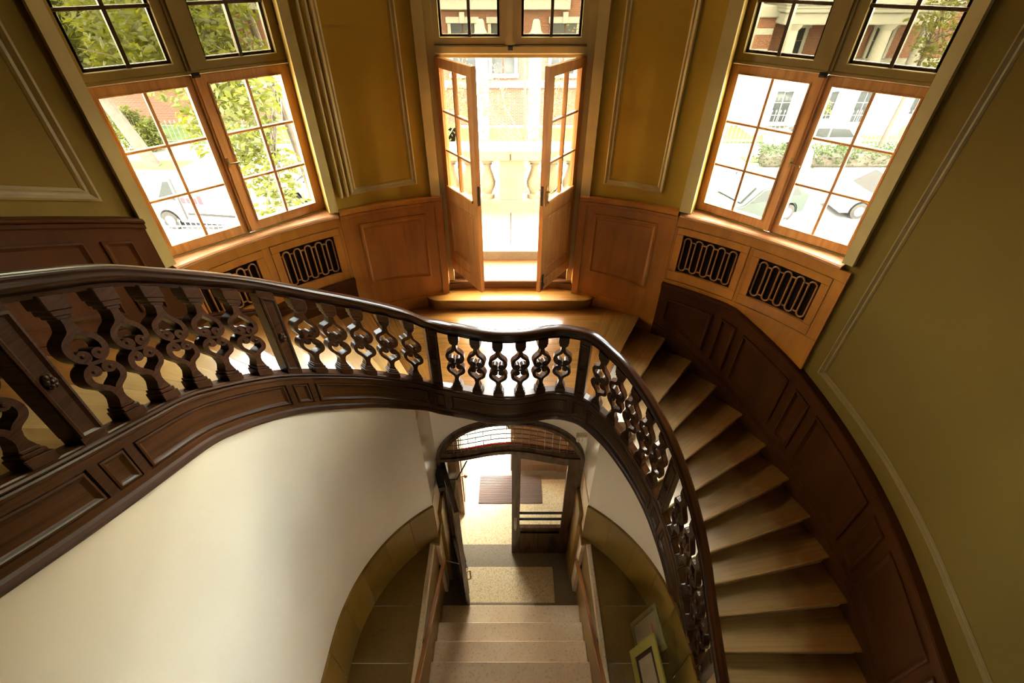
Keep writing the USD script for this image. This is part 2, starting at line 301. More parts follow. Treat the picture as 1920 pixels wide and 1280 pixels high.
def sweep(pr, s0, s1, zfun, n):
    "profile points (h, dz) along the well curve; returns mesh and uv"
    loops = []; uv = []; pr = np.asarray(pr, float); per = np.concatenate([[0], np.cumsum(np.linalg.norm(np.diff(pr, axis=0), axis=1))])
    for s in np.linspace(s0, s1, n + 1):
        loops.append(wellmap(zfun)(np.full(len(pr), s), pr[:, 1], pr[:, 0])); uv.append(np.stack([np.full(len(pr), s), per], 1))
    return loft(loops, tris=earcut(pr)), np.vstack(uv)

# ================================================================ SETTING: walls
WT, WTOP = 0.42, 4.6                        # wall thickness, ceiling height
u_c = dict(dl=103.1, dr=76.9, cl=104.8, cr=75.2)
WL0, WL1, WR0, WR1 = 122.9, 147.4, 33.0, 57.1          # window openings
ZSILL, ZHEAD = -2.02, 1.15
wf = thing('wall_front', 'curved ochre front wall of the stair apse with the French door', kind='structure')
part(wf, 'pier', arcbox(u_c['dl'], WL0, RW, RW + WT, -3.62, WTOP), M_wall)
part(wf, 'pier', arcbox(WR1, u_c['dr'], RW, RW + WT, -3.62, WTOP), M_wall)
part(wf, 'lower_wall', [arcbox(110.5, WL0, RW, RW + WT, ZH - 2.2, -3.63), arcbox(WR1, 69.5, RW, RW + WT, ZH - 2.2, -3.63)], M_white)
part(wf, 'door_head', arcbox(u_c['dr'], u_c['dl'], RW, RW + WT, ZHEAD, WTOP), M_wall)
part(wf, 'door_breast', arcbox(u_c['dr'], u_c['dl'], RW + .03, RW + WT, -3.70, -3.17), M_riser)
for a, b in ((WL0, WL1), (WR0, WR1)):
    part(wf, 'window_head', arcbox(a, b, RW, RW + WT, ZHEAD, WTOP), M_wall)
    part(wf, 'window_breast', arcbox(a, b, RW + .02, RW + WT, ZH - 2.2, ZSILL - .03), M_wall)
wl = thing('wall_left', 'ochre left wall of the stairwell, vignette darkening in its paint, with moulded panel', kind='structure')
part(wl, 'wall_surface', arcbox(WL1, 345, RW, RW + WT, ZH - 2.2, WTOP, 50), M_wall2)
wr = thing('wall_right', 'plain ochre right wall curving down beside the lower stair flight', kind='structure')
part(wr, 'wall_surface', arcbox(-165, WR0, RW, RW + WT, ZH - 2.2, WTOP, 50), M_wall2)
# unseen rear hall wall; its one opening is added to let daylight in
wb = thing('wall_back', 'rear wall of the stair hall with one added light opening', kind='structure')
YB = -8.0
for a, b, c, d in ((-3.9, -.45, ZH - .1, WTOP), (.45, 3.9, ZH - .1, WTOP), (-.45, .45, ZH - .1, ZH + .9), (-.45, .45, -3.6, WTOP)):
    part(wb, 'wall_block', box(a, b, YB - .3, YB, c, d), M_wall)
solo('ceiling', box(-4, 4, -8.4, 6.0, WTOP, WTOP + .2), M_ceil, 'plain plaster ceiling over the stairwell', kind='structure')
fl = thing('floor', 'stone floor of the ground floor hall below the stairs', kind='structure')
part(fl, 'hall_floor', box(-3.42, 3.42, -8.3, 0.33, ZH - .15, ZH), M_slab)
gal = thing('floor_gallery', 'upper gallery floor behind the stairwell', kind='structure')
part(gal, 'gallery_slab', box(-3.42, 3.42, -8.0, -0.75, -1.36, -1.18), M_riser)

# panels, casings, pipes
mo = thing('trim_1', 'moulded wall panels and casings of the stair apse', kind='structure')
def wallpanel(poly, w=.055, n=10, r=RW): return molding(wallmap(r), poly, prof(w, .022), n, KU)
part(mo, 'panel_moulding', wallpanel([(118.7, -1.865), (107.0, -1.85), (107.0, 1.9), (118.7, 1.9)], .062), M_trim)
part(mo, 'panel_moulding', wallpanel([(73.0, -1.85), (62.6, -1.865), (62.6, 1.9), (73.0, 1.9)], .062), M_trim)
sl_l = lambda u: -1.37 + (u - 151.5) * .0236 if u > 151.5 else -1.37
pl = [(u, -1.37 + (u - 151.5) * (.0236 if u < 180 else .0236)) for u in np.linspace(151.5, 200, 18)]
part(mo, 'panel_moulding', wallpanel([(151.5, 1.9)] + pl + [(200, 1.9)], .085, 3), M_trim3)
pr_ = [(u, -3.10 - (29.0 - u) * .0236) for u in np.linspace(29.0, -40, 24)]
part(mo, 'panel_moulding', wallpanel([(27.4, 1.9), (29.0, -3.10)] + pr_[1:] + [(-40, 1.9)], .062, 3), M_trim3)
for a, b in ((u_c['dl'], u_c['cl']), (u_c['cr'], u_c['dr'])):
    part(mo, 'door_casing', lbox(wallmap(RW), a, b, -2.0, 2.2, -.30, .045, 1), M_trim)
for a, b in ((WL0 - 1.4, WL0), (WL1, WL1 + 1.5), (WR0 - 1.5, WR0), (WR1, WR1 + 1.9)):
    part(mo, 'window_casing', lbox(wallmap(RW), a, b, -2.0, 2.2, -.25, .05, 1), M_trim)
pipes = thing('heating_pipe', 'pair of painted heating pipes beside the left pier panel', 'pipe', W(119.9, RW, -1.9))
for uu in (119.35, 120.35):
    p = lambda z, h: W(uu, RW - h, z)
    part(pipes, 'pipe', tube([p(-1.86, .004), p(-1.86, .025), p(-1.83, .035), p(-1.6, .035), p(0, .035), p(2.3, .035)], .017, 10), M_trim)

# ---------------------------------------------------------------- wainscot (dado) of the piers, radiator covers, stair dado
def pier_dado(name, label, u0, u1):
    d = thing(name, label, kind='structure')
    part(d, 'board', lbox(wallmap(RW), u0, u1, ZL - .22, -2.02, -.01, .020, 8), M_dado)
    part(d, 'cap_moulding', [lbox(wallmap(RW), u0, u1, -2.05, -1.99, -.01, .060, 8, .012), lbox(wallmap(RW), u0, u1, -2.10, -2.05, -.01, .038, 8, .010)], M_dado)
    part(d, 'panel_moulding', molding(wallmap(RW - .02), [(u1 - 3.0, -2.92), (u0 + 3.2, -3.0), (u0 + 3.2, -2.19), (u1 - 3.0, -2.19)] , [(0, -.002), (0, .010), (.020, .014), (.035, .004), (.055, -.002)], 8, KU), M_dado)
    w = (u1 - u0 - 7.6) / 3
    for k in range(3):
        part(d, 'panel_board', lbox(wallmap(RW - .02), u0 + 4.0 + k * w + .08, u0 + 4.0 + (k + 1) * w - .08, -2.90, -2.25, -.002, .004, 3, .002), M_dado)
    part(d, 'skirting', lbox(wallmap(RW), u0, u1, ZL - .22, ZL + .16, -.01, .036, 8, .01), M_dado)
    part(d, 'edge_stile', lbox(wallmap(RW), (u0 if u0 > 90 else u1 - 1.3), (u0 + 1.3 if u0 > 90 else u1), ZL + .05, -2.05, -.01, .040, 1), M_dado)
    return d
pier_dado('trim_2', 'brown panelled wainscot between left window and French door', u_c['dl'], WL0 - 1.4)
pier_dado('trim_3', 'brown panelled wainscot between French door and right window', WR1 + 1.9, u_c['dr'])

def grille_cover(label, u_edges, openings, zb):
    d = thing('radiator_cover', label, 'radiator cover', W(sum(u_edges) / 2, RW, -2.5))
    Mx = wallmap(RW)
    part(d, 'recess', lbox(Mx, u_edges[0], u_edges[1], -2.80, -2.12, -.005, .004, 8), M_shade)  # flat sheet with the shade behind the grilles put into its colour
    lo, hi = u_edges
    part(d, 'top_rail', lbox(Mx, lo, hi, -2.165, -2.06, .0, .035, 10), M_dado)
    part(d, 'bottom_rail', lbox(Mx, lo, hi, zb, -2.80, .0, .035, 10), M_dado)
    for a, b in ((lo, openings[0][0] - 1.3), (openings[0][1] + 1.3, openings[1][0] - 1.3), (openings[1][1] + 1.3, hi)):
        part(d, 'stile', lbox(Mx, a, b, -2.80, -2.165, .0, .035, 2), M_dado)
    for (a, b) in openings:                                # a door with a loop grille
        a2, b2 = a - 1.25, b + 1.25
        dr = part(d, 'grille_door', [lbox(Mx, a2, b2, -2.245, -2.17, .004, .040, 5), lbox(Mx, a2, b2, -2.79, -2.68, .004, .040, 5), lbox(Mx, a2, a, -2.68, -2.245, .004, .040, 1), lbox(Mx, b, b2, -2.68, -2.245, .004, .040, 1)], M_dado)
        w = (b - a) / 5
        for k in range(5):
            c = a + (k + .5) * w; hw = w * .30; rz = hw * KU; pts = []
            for t in np.linspace(0, PI, 7): pts.append((c + hw * math.cos(t), -2.275 - rz + rz * math.sin(t)))
            for t in np.linspace(PI, 2 * PI, 7): pts.append((c + hw * math.cos(t), -2.655 + rz + rz * math.sin(t)))
            P3 = np.array([Mx(np.array(q[0]), np.array(q[1]), np.array(.020)) for q in pts]).reshape(-1, 3)
            lp = [tube(P3, .009, 6, closed=True)]
            for zz in (-2.31, -2.62):
                lp.append(lbox(Mx, c + hw, c + hw + w * .42, zz - .008, zz + .008, .014, .026))
                lp.append(lbox(Mx, c - hw - w * .02, c - hw, zz - .008, zz + .008, .014, .026))
            part(dr, 'grille_loop', lp, M_dusk)
    return d
grille_cover('brown radiator cover with two loop grilles under the left window', (121.6, 148.8), ((123.4, 132.8), (136.6, 146.4)), -3.3)
grille_cover('brown radiator cover with two loop grilles under the right window', (31.3, 58.9), ((34.3, 44.2), (47.4, 57.3)), -3.45)
for lab, a, b in (('varnished wooden sill board under the left window', WL0 - 1.2, WL1 + .3), ('varnished wooden sill board under the right window', WR0 - .3, WR1 + 1.6)):
    loops = []
    mid = (a + b) / 2; nx = np.array([math.cos(math.radians(mid)), math.sin(math.radians(mid))])
    for u in np.linspace(a, b, 15):
        outr = 3.52 / math.cos(math.radians(u - mid)); pr = [(-.05, -2.062), (-.062, -2.05), (-.062, -2.034), (-.05, -2.022), (outr - RW, -2.010), (outr - RW, -2.062)]
        loops.append(W(u, np.array([RW + q[0] for q in pr]), np.array([q[1] for q in pr])))
    t = thing('sill_board', lab, 'window sill', W(mid, RW, -2.04)); part(t, 'board', loft(loops, tris=earcut(pr)), M_sill)

def cap_r(u): return -2.845 if u > 45.5 else max(-2.845 - (45.5 - u) * .0222, -9) if u > 31 else -3.167 - (31 - u) * .0272
def base_r(u): return ZL - max(0, (62.5 - u)) * .0268 + .09 if u > -.9 else ZL - 63.4 * .0268 + .09 + (u + .9) * .034
def cap_l(u): return -2.02 if u < 121.5 else ZL + (u - 121 + 6.5) * .0241 + 1.02 - .12 * min(1, max(0, (150 - u) / 28))
def base_l(u): return ZL + max(0, u - 121) * .0241 + .22
def stair_dado(name, label, u0, u1, top, bot, panels, n, left):
    d = thing(name, label, kind='structure'); M = wallmap(RW)
    part(d, 'board', lbox(M, u0, u1, lambda u: bot(u) - .6, lambda u: top(u) - .01, -.01, .048, n), M_dadostep)
    part(d, 'cap_moulding', [lbox(M, u0, u1, lambda u: top(u) - .035, lambda u: top(u), -.01, .095, n, .012), lbox(M, u0, u1, lambda u: top(u) - .085, lambda u: top(u) - .035, -.01, .07, n, .012)], M_dadostep)
    part(d, 'skirting', [lbox(M, u0, u1, lambda u: bot(u) - .4, lambda u: bot(u), -.01, .066, n, .012), lbox(M, u0, u1, lambda u: bot(u), lambda u: bot(u) + .03, -.01, .058, n, .01)], M_dadostep)
    for a, b in panels:
        k = max(2, int((b - a) / 2)); us = np.linspace(a, b, k)
        poly = [(u, bot(u) + .13) for u in us] + [(u, top(u) - .19) for u in us[::-1]]
        part(d, 'panel_moulding', molding(wallmap(RW - .048), poly, [(0, -.002), (0, .016), (.014, .020), (.022, .010), (.034, .004), (.044, -.002)], 2, KU), M_dadostep)
    return d
stair_dado('trim_4', 'dark brown panelled dado climbing beside the right stair flight', -42, 59, cap_r, base_r, [(48.4, 57.4), (43.6, 46.6), (32.1, 42.0), (27.3, 30.4), (12.4, 25.6), (7.8, 10.7), (-6.4, 6.0), (-11, -8), (-30, -13)], 50, False)
stair_dado('trim_5', 'dark brown panelled dado climbing beside the left stair flight', 148.8, 200, cap_l, base_l, [(151, 154.3), (156, 168), (170, 173), (175, 190)], 26, True)
stair_dado('trim_6', 'brown plain dado under the left radiator cover', 121.5, 148.8, lambda u: -2.78 + 0 * u, lambda u: base_l(u) - .02, [], 16, True)

# ================================================================ STAIRS
def tread_mesh(ua, ub, z, r0, r1, th=.036, over=.0):
    "a board between angles ua and ub with a rounded nosing at ua; returns mesh, uv (along, across)"
    sg = 1 if ub > ua else -1; loops = []; uv = []
    rs = np.linspace(r0, r1, 9)
    for r in rs:
        k = (r * PI / 180) if 0 < ua < 180 else KU
        w = abs(ub - ua) * k; pts = [(0.0, -th), (-.018, -th), (-.030, -th * .8), (-.034, -th * .5), (-.030, -.006), (-.020, 0), (w * .5, 0), (w + .01, 0), (w + .01, -th)]
        uu = np.array([ua + sg * q[0] / k for q in pts]); loops.append(W(uu, r, z + np.array([q[1] for q in pts])))
        uv.append(np.stack([np.full(len(pts), r), np.array([q[0] for q in pts]) + ua], 1))
    return loft(loops, tris=earcut(pts)), np.vstack(uv)
fd = thing('lower_stair_flight', 'oak winding stair flight on the right descending from the landing', 'stairs', W(20, 2.5, -4.6))
for n in range(1, 14):
    z = ZL - n * RDN; m, uv = tread_mesh(u_dn(n), u_dn(n - 1), z, R_IN + .03, RW - .03)
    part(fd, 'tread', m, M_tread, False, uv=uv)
for n in range(0, 14):
    z = ZL - n * RDN; u = u_dn(n)
    loops = []; uv = []
    for r in np.linspace(R_IN + .03, RW - .03, 5):
        k = r * PI / 180 if u > 0 else KU
        loops.append(W(u + np.array([0, 0, .02, .02]) / k, r, np.array([z - RDN, z - .03, z - .03, z - RDN]))); uv.append(np.array([[r, n], [r, n + .17], [r, n + .19], [r, n + .36]]))
    part(fd, 'riser', loft(loops), M_riser, False, uv=np.vstack(uv))
fu = thing('upper_stair_flight', 'oak winding stair flight on the left rising from the landing', 'stairs', W(160, 2.5, -2.4))
for k in range(1, 15):
    z = ZL + k * RUP; m, uv = tread_mesh(u_up(k), u_up(k + 1), z, R_IN + .03, RW - .03)
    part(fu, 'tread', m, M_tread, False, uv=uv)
    loops = []; uv = []; u = u_up(k)
    for r in np.linspace(R_IN + .03, RW - .03, 5):
        kk = r * PI / 180 if u < 180 else KU
        loops.append(W(u + np.array([0, 0, .02, .02]) / kk, r, np.array([z - RUP, z - .03, z - .03, z - RUP]))); uv.append(np.array([[r, k], [r, k + .17], [r, k + .19], [r, k + .36]]))
    part(fu, 'riser', loft(loops), M_riser, False, uv=np.vstack(uv))
# landing: radial-ended oak floor, boards laid across
la = thing('floor_landing', 'oak board floor of the landing in front of the French door', kind='structure')
s_a, s_b = s_at_az(*W(62.5, 1.735, 0)[:2]), s_at_az(*W(121, 1.735, 0)[:2])
inn = [tuple(p) for p in well(np.linspace(s_a, s_b, 40), np.full(40, .02))]
outer = [tuple(W(u, RW - .005, 0)[:2]) for u in np.linspace(121.0, 62.3, 40)]
outer[-1] = tuple(W(62.0, RW - .005, 0)[:2]); inn[0] = tuple(W(62.0, 1.72, 0)[:2])
LP = Polygon(inn + outer).buffer(0)
part(la, 'underlay', extrude(LP.buffer(-.03).intersection(Polygon([tuple(W(u_, r_, 0)[:2]) for u_, r_ in ((62, 1.5), (62, 3.8), (90, 3.8), (112, 3.8), (112, 1.5))])), .20, ZL - .235), M_riser)
brd = .137; y = 3.2; kx = 0; rng = random.Random(4)
edge_r = Polygon([tuple(W(u, r, 0)[:2]) for u, r in ((62.2, 1.6), (62.2, 3.5), (69.5, 3.5), (69.5, 1.6))])
edge_l = Polygon([tuple(W(u, r, 0)[:2]) for u, r in ((113.5, 1.6), (113.5, 3.5), (122, 3.5), (122, 1.6))])
mid = LP.difference(edge_r).difference(edge_l)
def plank(poly, along):
    m = extrude(poly, .034, ZL - .034)
    if m is None: return
    v = np.array(m.vertices); a = np.array(along); uv = np.stack([v[:, :2] @ a, v[:, :2] @ np.array([-a[1], a[0]])], 1)
    part(la, 'floor_board', m, M_board, False, uv=uv)
while y < 5.2:
    xs = [-3] + sorted(rng.uniform(-.9, .9) for _ in range(1)) + [3]
    for a, b in zip(xs[:-1], xs[1:]):
        q = mid.intersection(sbox(a + .0008, y + .0008, b - .0008, y + brd - .0008))
        if q.area > .002: plank(q, (1, 0))
    y += brd
for e, uu in ((edge_r, (62.2, 64.6, 67.0, 69.5)), (edge_l, (113.5, 116.0, 118.5, 122))):
    for a, b in zip(uu[:-1], uu[1:]):
        q = LP.intersection(Polygon([tuple(W(x, r, 0)[:2]) for x, r in ((a + .02, 1.5), (a + .02, 3.6), (b - .02, 3.6), (b - .02, 1.5))]))
        if q.area > .002: plank(q, W((a + b) / 2, 1, 0)[:2] - np.array([0, CY]))
# rounded wooden step and threshold under the French door
st = thing('door_step', 'rounded oak step in front of the French door', 'step', (0, 4.95, ZL))
hw = 1.09; sp = Polygon([(-hw + .16 * (1 - math.sin(t)) , 5.06 + (4.826 - 5.06) * math.cos(t)) for t in np.linspace(PI / 2, 0, 8)][::-1] and
    [(-hw + .24 - .24 * math.sin(t), 5.075 - .249 * math.cos(t)) for t in np.linspace(PI / 2, 0, 9)] + [(hw - .24 + .24 * math.sin(t), 5.075 - .249 * math.cos(t)) for t in np.linspace(0, PI / 2, 9)] + [(.9, 5.19), (-.9, 5.19)])
def rounded_slab(poly, z0, z1, c=.012):
    zs = [(z0, 0), (z1 - .035, 0), (z1 - .03, -.012), (z1 - .022, -.014), (z1 - c, -.012), (z1 - c * .35, -c * .35 - .010), (z1, c)]
    pts = np.asarray(poly.exterior.coords)[:-1]; cc = np.array([0, 5.03]); loops = []
    for z, d in zs:
        q = pts.copy(); n = pts - cc; n /= np.linalg.norm(n, axis=1, keepdims=True); q = q - n * (d + .0)
        loops.append(np.concatenate([q, np.full((len(q), 1), z)], 1))
    return loft(loops, tris=earcut(loops[-1][:, :2]))
m = rounded_slab(sp, ZL, ZL + .145); v = np.array(m.vertices)
part(st, 'tread', m, M_board, False, uv=v[:, :2])
th = thing('door_threshold', 'oak threshold board below the open French door leaves', 'threshold', (0, 5.3, -3.2))
m = box(-.795, .795, 5.075, 5.66, -3.165, -3.13, .008); part(th, 'tread', m, M_riser, False, uv=np.array(m.vertices)[:, :2])
m = box(-.795, .795, 5.10, 5.14, ZL + .146, -3.1655, .002); part(th, 'riser', m, M_riser, False, uv=np.array(m.vertices)[:, [0, 2]])

# ---------------------------------------------------------------- inner string, balustrade
bal = thing('balustrade', 'dark carved oak balustrade sweeping around the stairwell', 'balustrade', (0, 3.3, -3.3))
strg = thing('stair_string', 'dark oak panelled string band around the stairwell edge', 'stair string', (0, 3.25, -3.5))
S0, S1 = 0.0, LEN
DEP = .375
m, uv = sweep([(-.022, -DEP), (.035, -DEP), (.035, 0), (-.022, 0)], S0, S1, sp_z, 220); part(strg, 'board', m, M_string, False, uv=uv)
capp = [(-.045, -.012), (-.050, -.004), (-.046, .006), (-.036, .010), (-.030, .016), (.045, .016), (.05, .004), (.045, -.012)]
m, uv = sweep(capp, S0, S1, sp_z, 220); part(strg, 'cap_moulding', m, M_string, False, uv=uv)
m, uv = sweep([(-.036, -.052), (-.042, -.044), (-.042, -.032), (-.036, -.024), (-.02, -.024), (-.02, -.052)], S0, S1, sp_z, 220); part(strg, 'bead', m, M_string, False, uv=uv)
m, uv = sweep([(-.046, -DEP - .012), (-.052, -DEP + .004), (-.044, -DEP + .03), (-.034, -DEP + .045), (-.034, -DEP + .085), (-.015, -DEP + .085), (-.015, -DEP - .012)], S0, S1, sp_z, 220); part(strg, 'bottom_rail', m, M_string, False, uv=uv)
m, uv = sweep([(-.034, -.095), (-.034, -.05), (-.015, -.05), (-.015, -.095)], S0, S1, sp_z, 220); part(strg, 'top_rail', m, M_string, False, uv=uv)
# newels (arc lengths found from where they stand along the curve)
SN = [s_at_az(*p) for p in ((1.735, 1.42), (1.48, 2.56), (0.705, 3.285), (-0.735, 3.31), (-1.55, 2.44), (-1.735, 1.235))]
SN = sorted(SN + [SN[-1] + 1.22] if False else SN)
SN.append(SN[-1] + 1.15)
for i, s in enumerate(SN):                                # paired stiles of the string under each newel
    for ds in (-.085, .085):
        m = lbox(Mw, s + ds - .022, s + ds + .022, -DEP + .08, -.09, -.034, -.015, 2, .003)
        if .05 < s + ds < LEN - .05: part(strg, 'stile', m, M_dark)
for a, b in zip(SN[:-1], SN[1:]):
    for c, d in ((a - .055, a + .055), (a + .12, b - .12)):
        if d > LEN - .05: continue
        part(strg, 'panel_moulding', molding(lambda q, z, h: Mw(q, z, -(.0205 + np.asarray(h, float))), [(c, -DEP + .092), (d, -DEP + .092), (d, -.104), (c, -.104)], [(0, 0), (0, .013), (.010, .015), (.018, .007), (.026, .003), (.032, 0)], 14), M_string)
RAILH = .80
zr = lambda s: sp_z(s) + RAILH - .02 * np.clip((np.asarray(s) - SN[3]) / 1.5, 0, 1)
railp = [(-.030, -.088), (-.034, -.075), (-.048, -.066), (-.050, -.050), (-.042, -.040), (-.046, -.028), (-.046, -.014), (-.034, -.003), (-.016, .002), (.016, .002), (.034, -.003), (.046, -.014), (.046, -.028), (.042, -.040), (.050, -.050), (.048, -.066), (.034, -.075), (.030, -.088)]
m, uv = sweep(railp, 0.35, S1, zr, 260); part(bal, 'handrail', m, M_rail, True, uv=uv)
m, uv = sweep([(-.024, -.112), (-.024, -.085), (.024, -.085), (.024, -.112)], 0.35, S1, zr, 260); part(bal, 'sub_rail', m, M_rail, False, uv=uv)

def spiral(cx, cz, r, a0, turns, w0, w1, sgn):
    t = np.linspace(0, 1, 22); ang = a0 + sgn * t * turns * 2 * PI; rr = r * (1 - .70 * t)
    return [(cx + q * math.cos(a), cz + q * math.sin(a)) for q, a in zip(rr, ang)]
def arm(flip):
    "one lyre arm of the baluster in (s, z): from the neck out, round and into a scroll"
    sh = []
    for sd in (-1, 1):
        pts = [(0.006, .542), (.015, .516), (.034, .494), (.059, .472), (.073, .440), (.070, .406), (.056, .380), (.038, .366)]
        cs = CubicSpline(np.linspace(0, 1, len(pts)), np.array(pts)); P = [tuple(cs(t)) for t in np.linspace(0, 1, 26)]
        cx, cz, r = .036, .393, .027
        P += spiral(cx, cz, r, -PI / 2 + .1, -.95, 0, 0, 1)[1:]
        P = [(sd * a, .3475 + (b - .3475) * (.92 if flip else 1.0)) for a, b in P]
        if flip: P = [(a, 0.695 - b) for a, b in P]
        wid = np.concatenate([np.linspace(.0145, .0145, 20), np.linspace(.0145, .008, len(P) - 20)])
        sh += [LineString(P[i:i + 2]).buffer(wid[i], quad_segs=3) for i in range(len(P) - 1)]
        e = P[-1]; sh.append(Point(e).buffer(.012, quad_segs=4))
    return unary_union(sh)
HB = .690                                                   # baluster height (string top to sub rail)
def baluster_shape():
    body = unary_union([arm(False), arm(True), sbox(-.019, .525, .019, .61), sbox(-.019, .09, .019, .178),
        Polygon([(-.030, .61), (-.019, .58), (.019, .58), (.030, .61)]), Polygon([(-.030, .095), (-.019, .13), (.019, .13), (.030, .095)]),
        Polygon([(-.026, .528), (-.019, .556), (.019, .556), (.026, .528), (.008, .512), (-.008, .512)]), Polygon([(-.026, .178), (-.019, .155), (.019, .155), (.026, .178), (.008, .192), (-.008, .192)]), sbox(-.040, .338, .040, .357)])
    return body.simplify(.0006)
BS = baluster_shape()
BODY = extrude(BS, .056, -.028)
def bead(z0, z1, w, d): return box(-w, w, z0, z1, -d, d, .004)     # in (s, z, t)
BASE = [bead(.0, .055, .050, .042), bead(.055, .078, .043, .037), bead(.078, .095, .034, .032)]
TOP = [bead(HB - .062, HB + .01, .048, .040), bead(HB - .090, HB - .060, .042, .036), bead(HB - .108, HB - .088, .033, .031)]
EYES = []
for sx in (-1, 1):
    for cz in (.393, .3056):
        for f in (-1, 1):
            q = cyl((sx * .037, cz, f * .026), (sx * .037, cz, f * .036), .012, 8, .007); EYES.append(q)
BAL = trimesh.util.concatenate([BODY] + BASE + TOP + EYES)
def baluster(s, material=M_dark):
    v = np.array(BAL.vertices); p = well(np.array(s), np.array(.0)); d = sp_xy(s, 1); d = d / np.linalg.norm(d); nrm = np.array([d[1], -d[0]])
    k = float(sp_z(s, 1) / np.linalg.norm(sp_xy(s, 1))); scale = float(zr(s) - .112 - (sp_z(s) + .016)) / HB
    X = p + v[:, :1] * d + v[:, 2:3] * nrm; Z = float(sp_z(s)) + .016 + v[:, 1] * scale + k * v[:, 0]
    m = BAL.copy(); m.vertices = np.concatenate([X, Z[:, None]], 1)
    if m.volume < 0: m.invert()
    return m
nb = [5, 5, 6, 5, 5, 5]
for i in range(len(SN) - 1):
    for j in range(nb[i]):
        g = SN[i] + (SN[i + 1] - SN[i]) * (j + 1) / (nb[i] + 1)
        if g < LEN - .12: part(bal, 'baluster', baluster(g), M_dark, 35)
for s in SN:
    if s > LEN - .1: continue
    k = float(sp_z(s, 1)); top = float(zr(s) - sp_z(s)) - .105
    sh = lambda q: (lambda a: k * (a - s))
    M = lambda a, z, h: Mw(np.full(np.shape(a), s), z, h) + np.concatenate([np.zeros(np.shape(a) + (2,)), np.zeros(np.shape(a) + (1,))], -1)
    d = sp_xy(s, 1); d = d / np.linalg.norm(d); nr = np.array([d[1], -d[0]]); p = well(np.array(s), np.array(.0)); z0 = float(sp_z(s))
    FM = lambda a, z, h: np.stack([p[0] + a * d[0] + h * nr[0], p[1] + a * d[1] + h * nr[1], z0 + np.asarray(z, float) + k * np.asarray(a, float)], -1)
    core = lbox(lambda a, z, h: FM(a, z, h), -.050, .050, .0, top + .02, -.040, .040, 1, .004)
    nw = part(bal, 'newel', core, M_dark)
    for sg in (-1, 1):
        FS = lambda a, z, h, sg=sg: FM(a, z, sg * np.asarray(h, float))
        part(nw, 'panel_moulding', molding(lambda a, z, h: FS(a, z, .040 + np.asarray(h, float)), [(-.047, .05), (.047, .05), (.047, top - .03), (-.047, top - .03)], [(0, -.001), (0, .008), (.010, .010), (.016, .004), (.022, -.001)], 1), M_dark)
        ro = []
        for t in range(6):
            c = FS(np.array(.013 * math.cos(t * PI / 3)), np.array(top * .5 + .022 * math.sin(t * PI / 3)), np.array(.046)); b = trimesh.creation.icosphere(1, .012); b.apply_scale([1, 1, 1.3]); b.apply_translation(c); ro.append(b)
        c = FS(np.array(.0), np.array(top * .5), np.array(.050)); b = trimesh.creation.icosphere(1, .013); b.apply_translation(c); ro.append(b)
        part(nw, 'rosette', ro, M_dark)

# ================================================================ LOWER WELL: white walls, stone, entrance steps
def zbot_at(u):                                       # underside of the string above wall coordinate u
    p = W(u, 1.735, 0)
    i = ((XY - p[:2]) ** 2).sum(1).argmin(); return float(sp_z(SS[i])) - DEP + .03
UC = 57.0                                             # where the curved well wall turns into the entrance reveal
wcl = thing('wall_well_left', 'cream white plaster wall curving under the left flight', kind='structure')
part(wcl, 'plaster', lbox(lambda s, z, h: W(s, h, z), 180 - UC, 216, ZH, lambda u: zbot_at(min(u, 211)), 1.712, 1.85, 60, 0), M_white)
wcr = thing('wall_well_right', 'cream white plaster wall curving under the right flight', kind='structure')
part(wcr, 'plaster', lbox(lambda s, z, h: W(s, h, z), -22, UC, lambda u: min(ZH, zbot_at(max(u, -22)) - .05), lambda u: zbot_at(max(u, -22)), 1.712, 1.85, 50, 0), M_white)
ZW = -5.055
wc = thing('trim_7', 'limestone wainscot slabs around the foot of the white well wall', kind='structure')
for side in (0, 1):
    us = [180 - UC, 134, 146, 158, 170, 182, 192, 202, 214] if side else [UC, 46, 34, 22, 10, -2, -10, -20]
    for a, b in zip(us[:-1], us[1:]):
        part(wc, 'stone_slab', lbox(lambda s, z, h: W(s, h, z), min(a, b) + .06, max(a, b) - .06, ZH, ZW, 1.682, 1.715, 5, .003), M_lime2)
# platforms beside the entrance steps
XS = 1.03
for side, lab in ((-1, 'dark limestone platform left of the entrance steps'), (1, 'dark limestone platform right of the entrance steps')):
    pf = thing('floor_platform', lab, kind='structure')
    pts = [W(u, 1.70, 0)[:2] for u in np.linspace(-24, UC, 30)] + [(0.93, 3.2), (XS, 3.2)]
    reg = Polygon([tuple(q) for q in pts] + [(XS, 0.3)]).buffer(0)
    ys = [0.3, 0.62, 1.16, 1.72, 2.29, 3.3]
    for a, b in zip(ys[:-1], ys[1:]):
        q = reg.intersection(sbox(XS, a + .002, 3, b - .002))
        m = extrude(q, .06, ZH - .06)
        if side < 0: m = mapped(m, lambda x, y, z: np.stack([-x, y, z], 1))
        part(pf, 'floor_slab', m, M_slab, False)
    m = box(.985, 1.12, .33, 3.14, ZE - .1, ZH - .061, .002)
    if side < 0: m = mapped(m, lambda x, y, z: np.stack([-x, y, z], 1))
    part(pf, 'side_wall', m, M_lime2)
    m = box(.968, XS - .002, .33, 3.14, ZH - .055, ZH + .014, .012)
    if side < 0: m = mapped(m, lambda x, y, z: np.stack([-x, y, z], 1))
    part(pf, 'edge_curb', m, M_lime)
R10, G10, Y1 = .16, .2825, 2.873
stp = thing('entrance_steps', 'pale limestone steps rising from the entrance door to the hall', 'stairs', (0, 1.6, ZE))
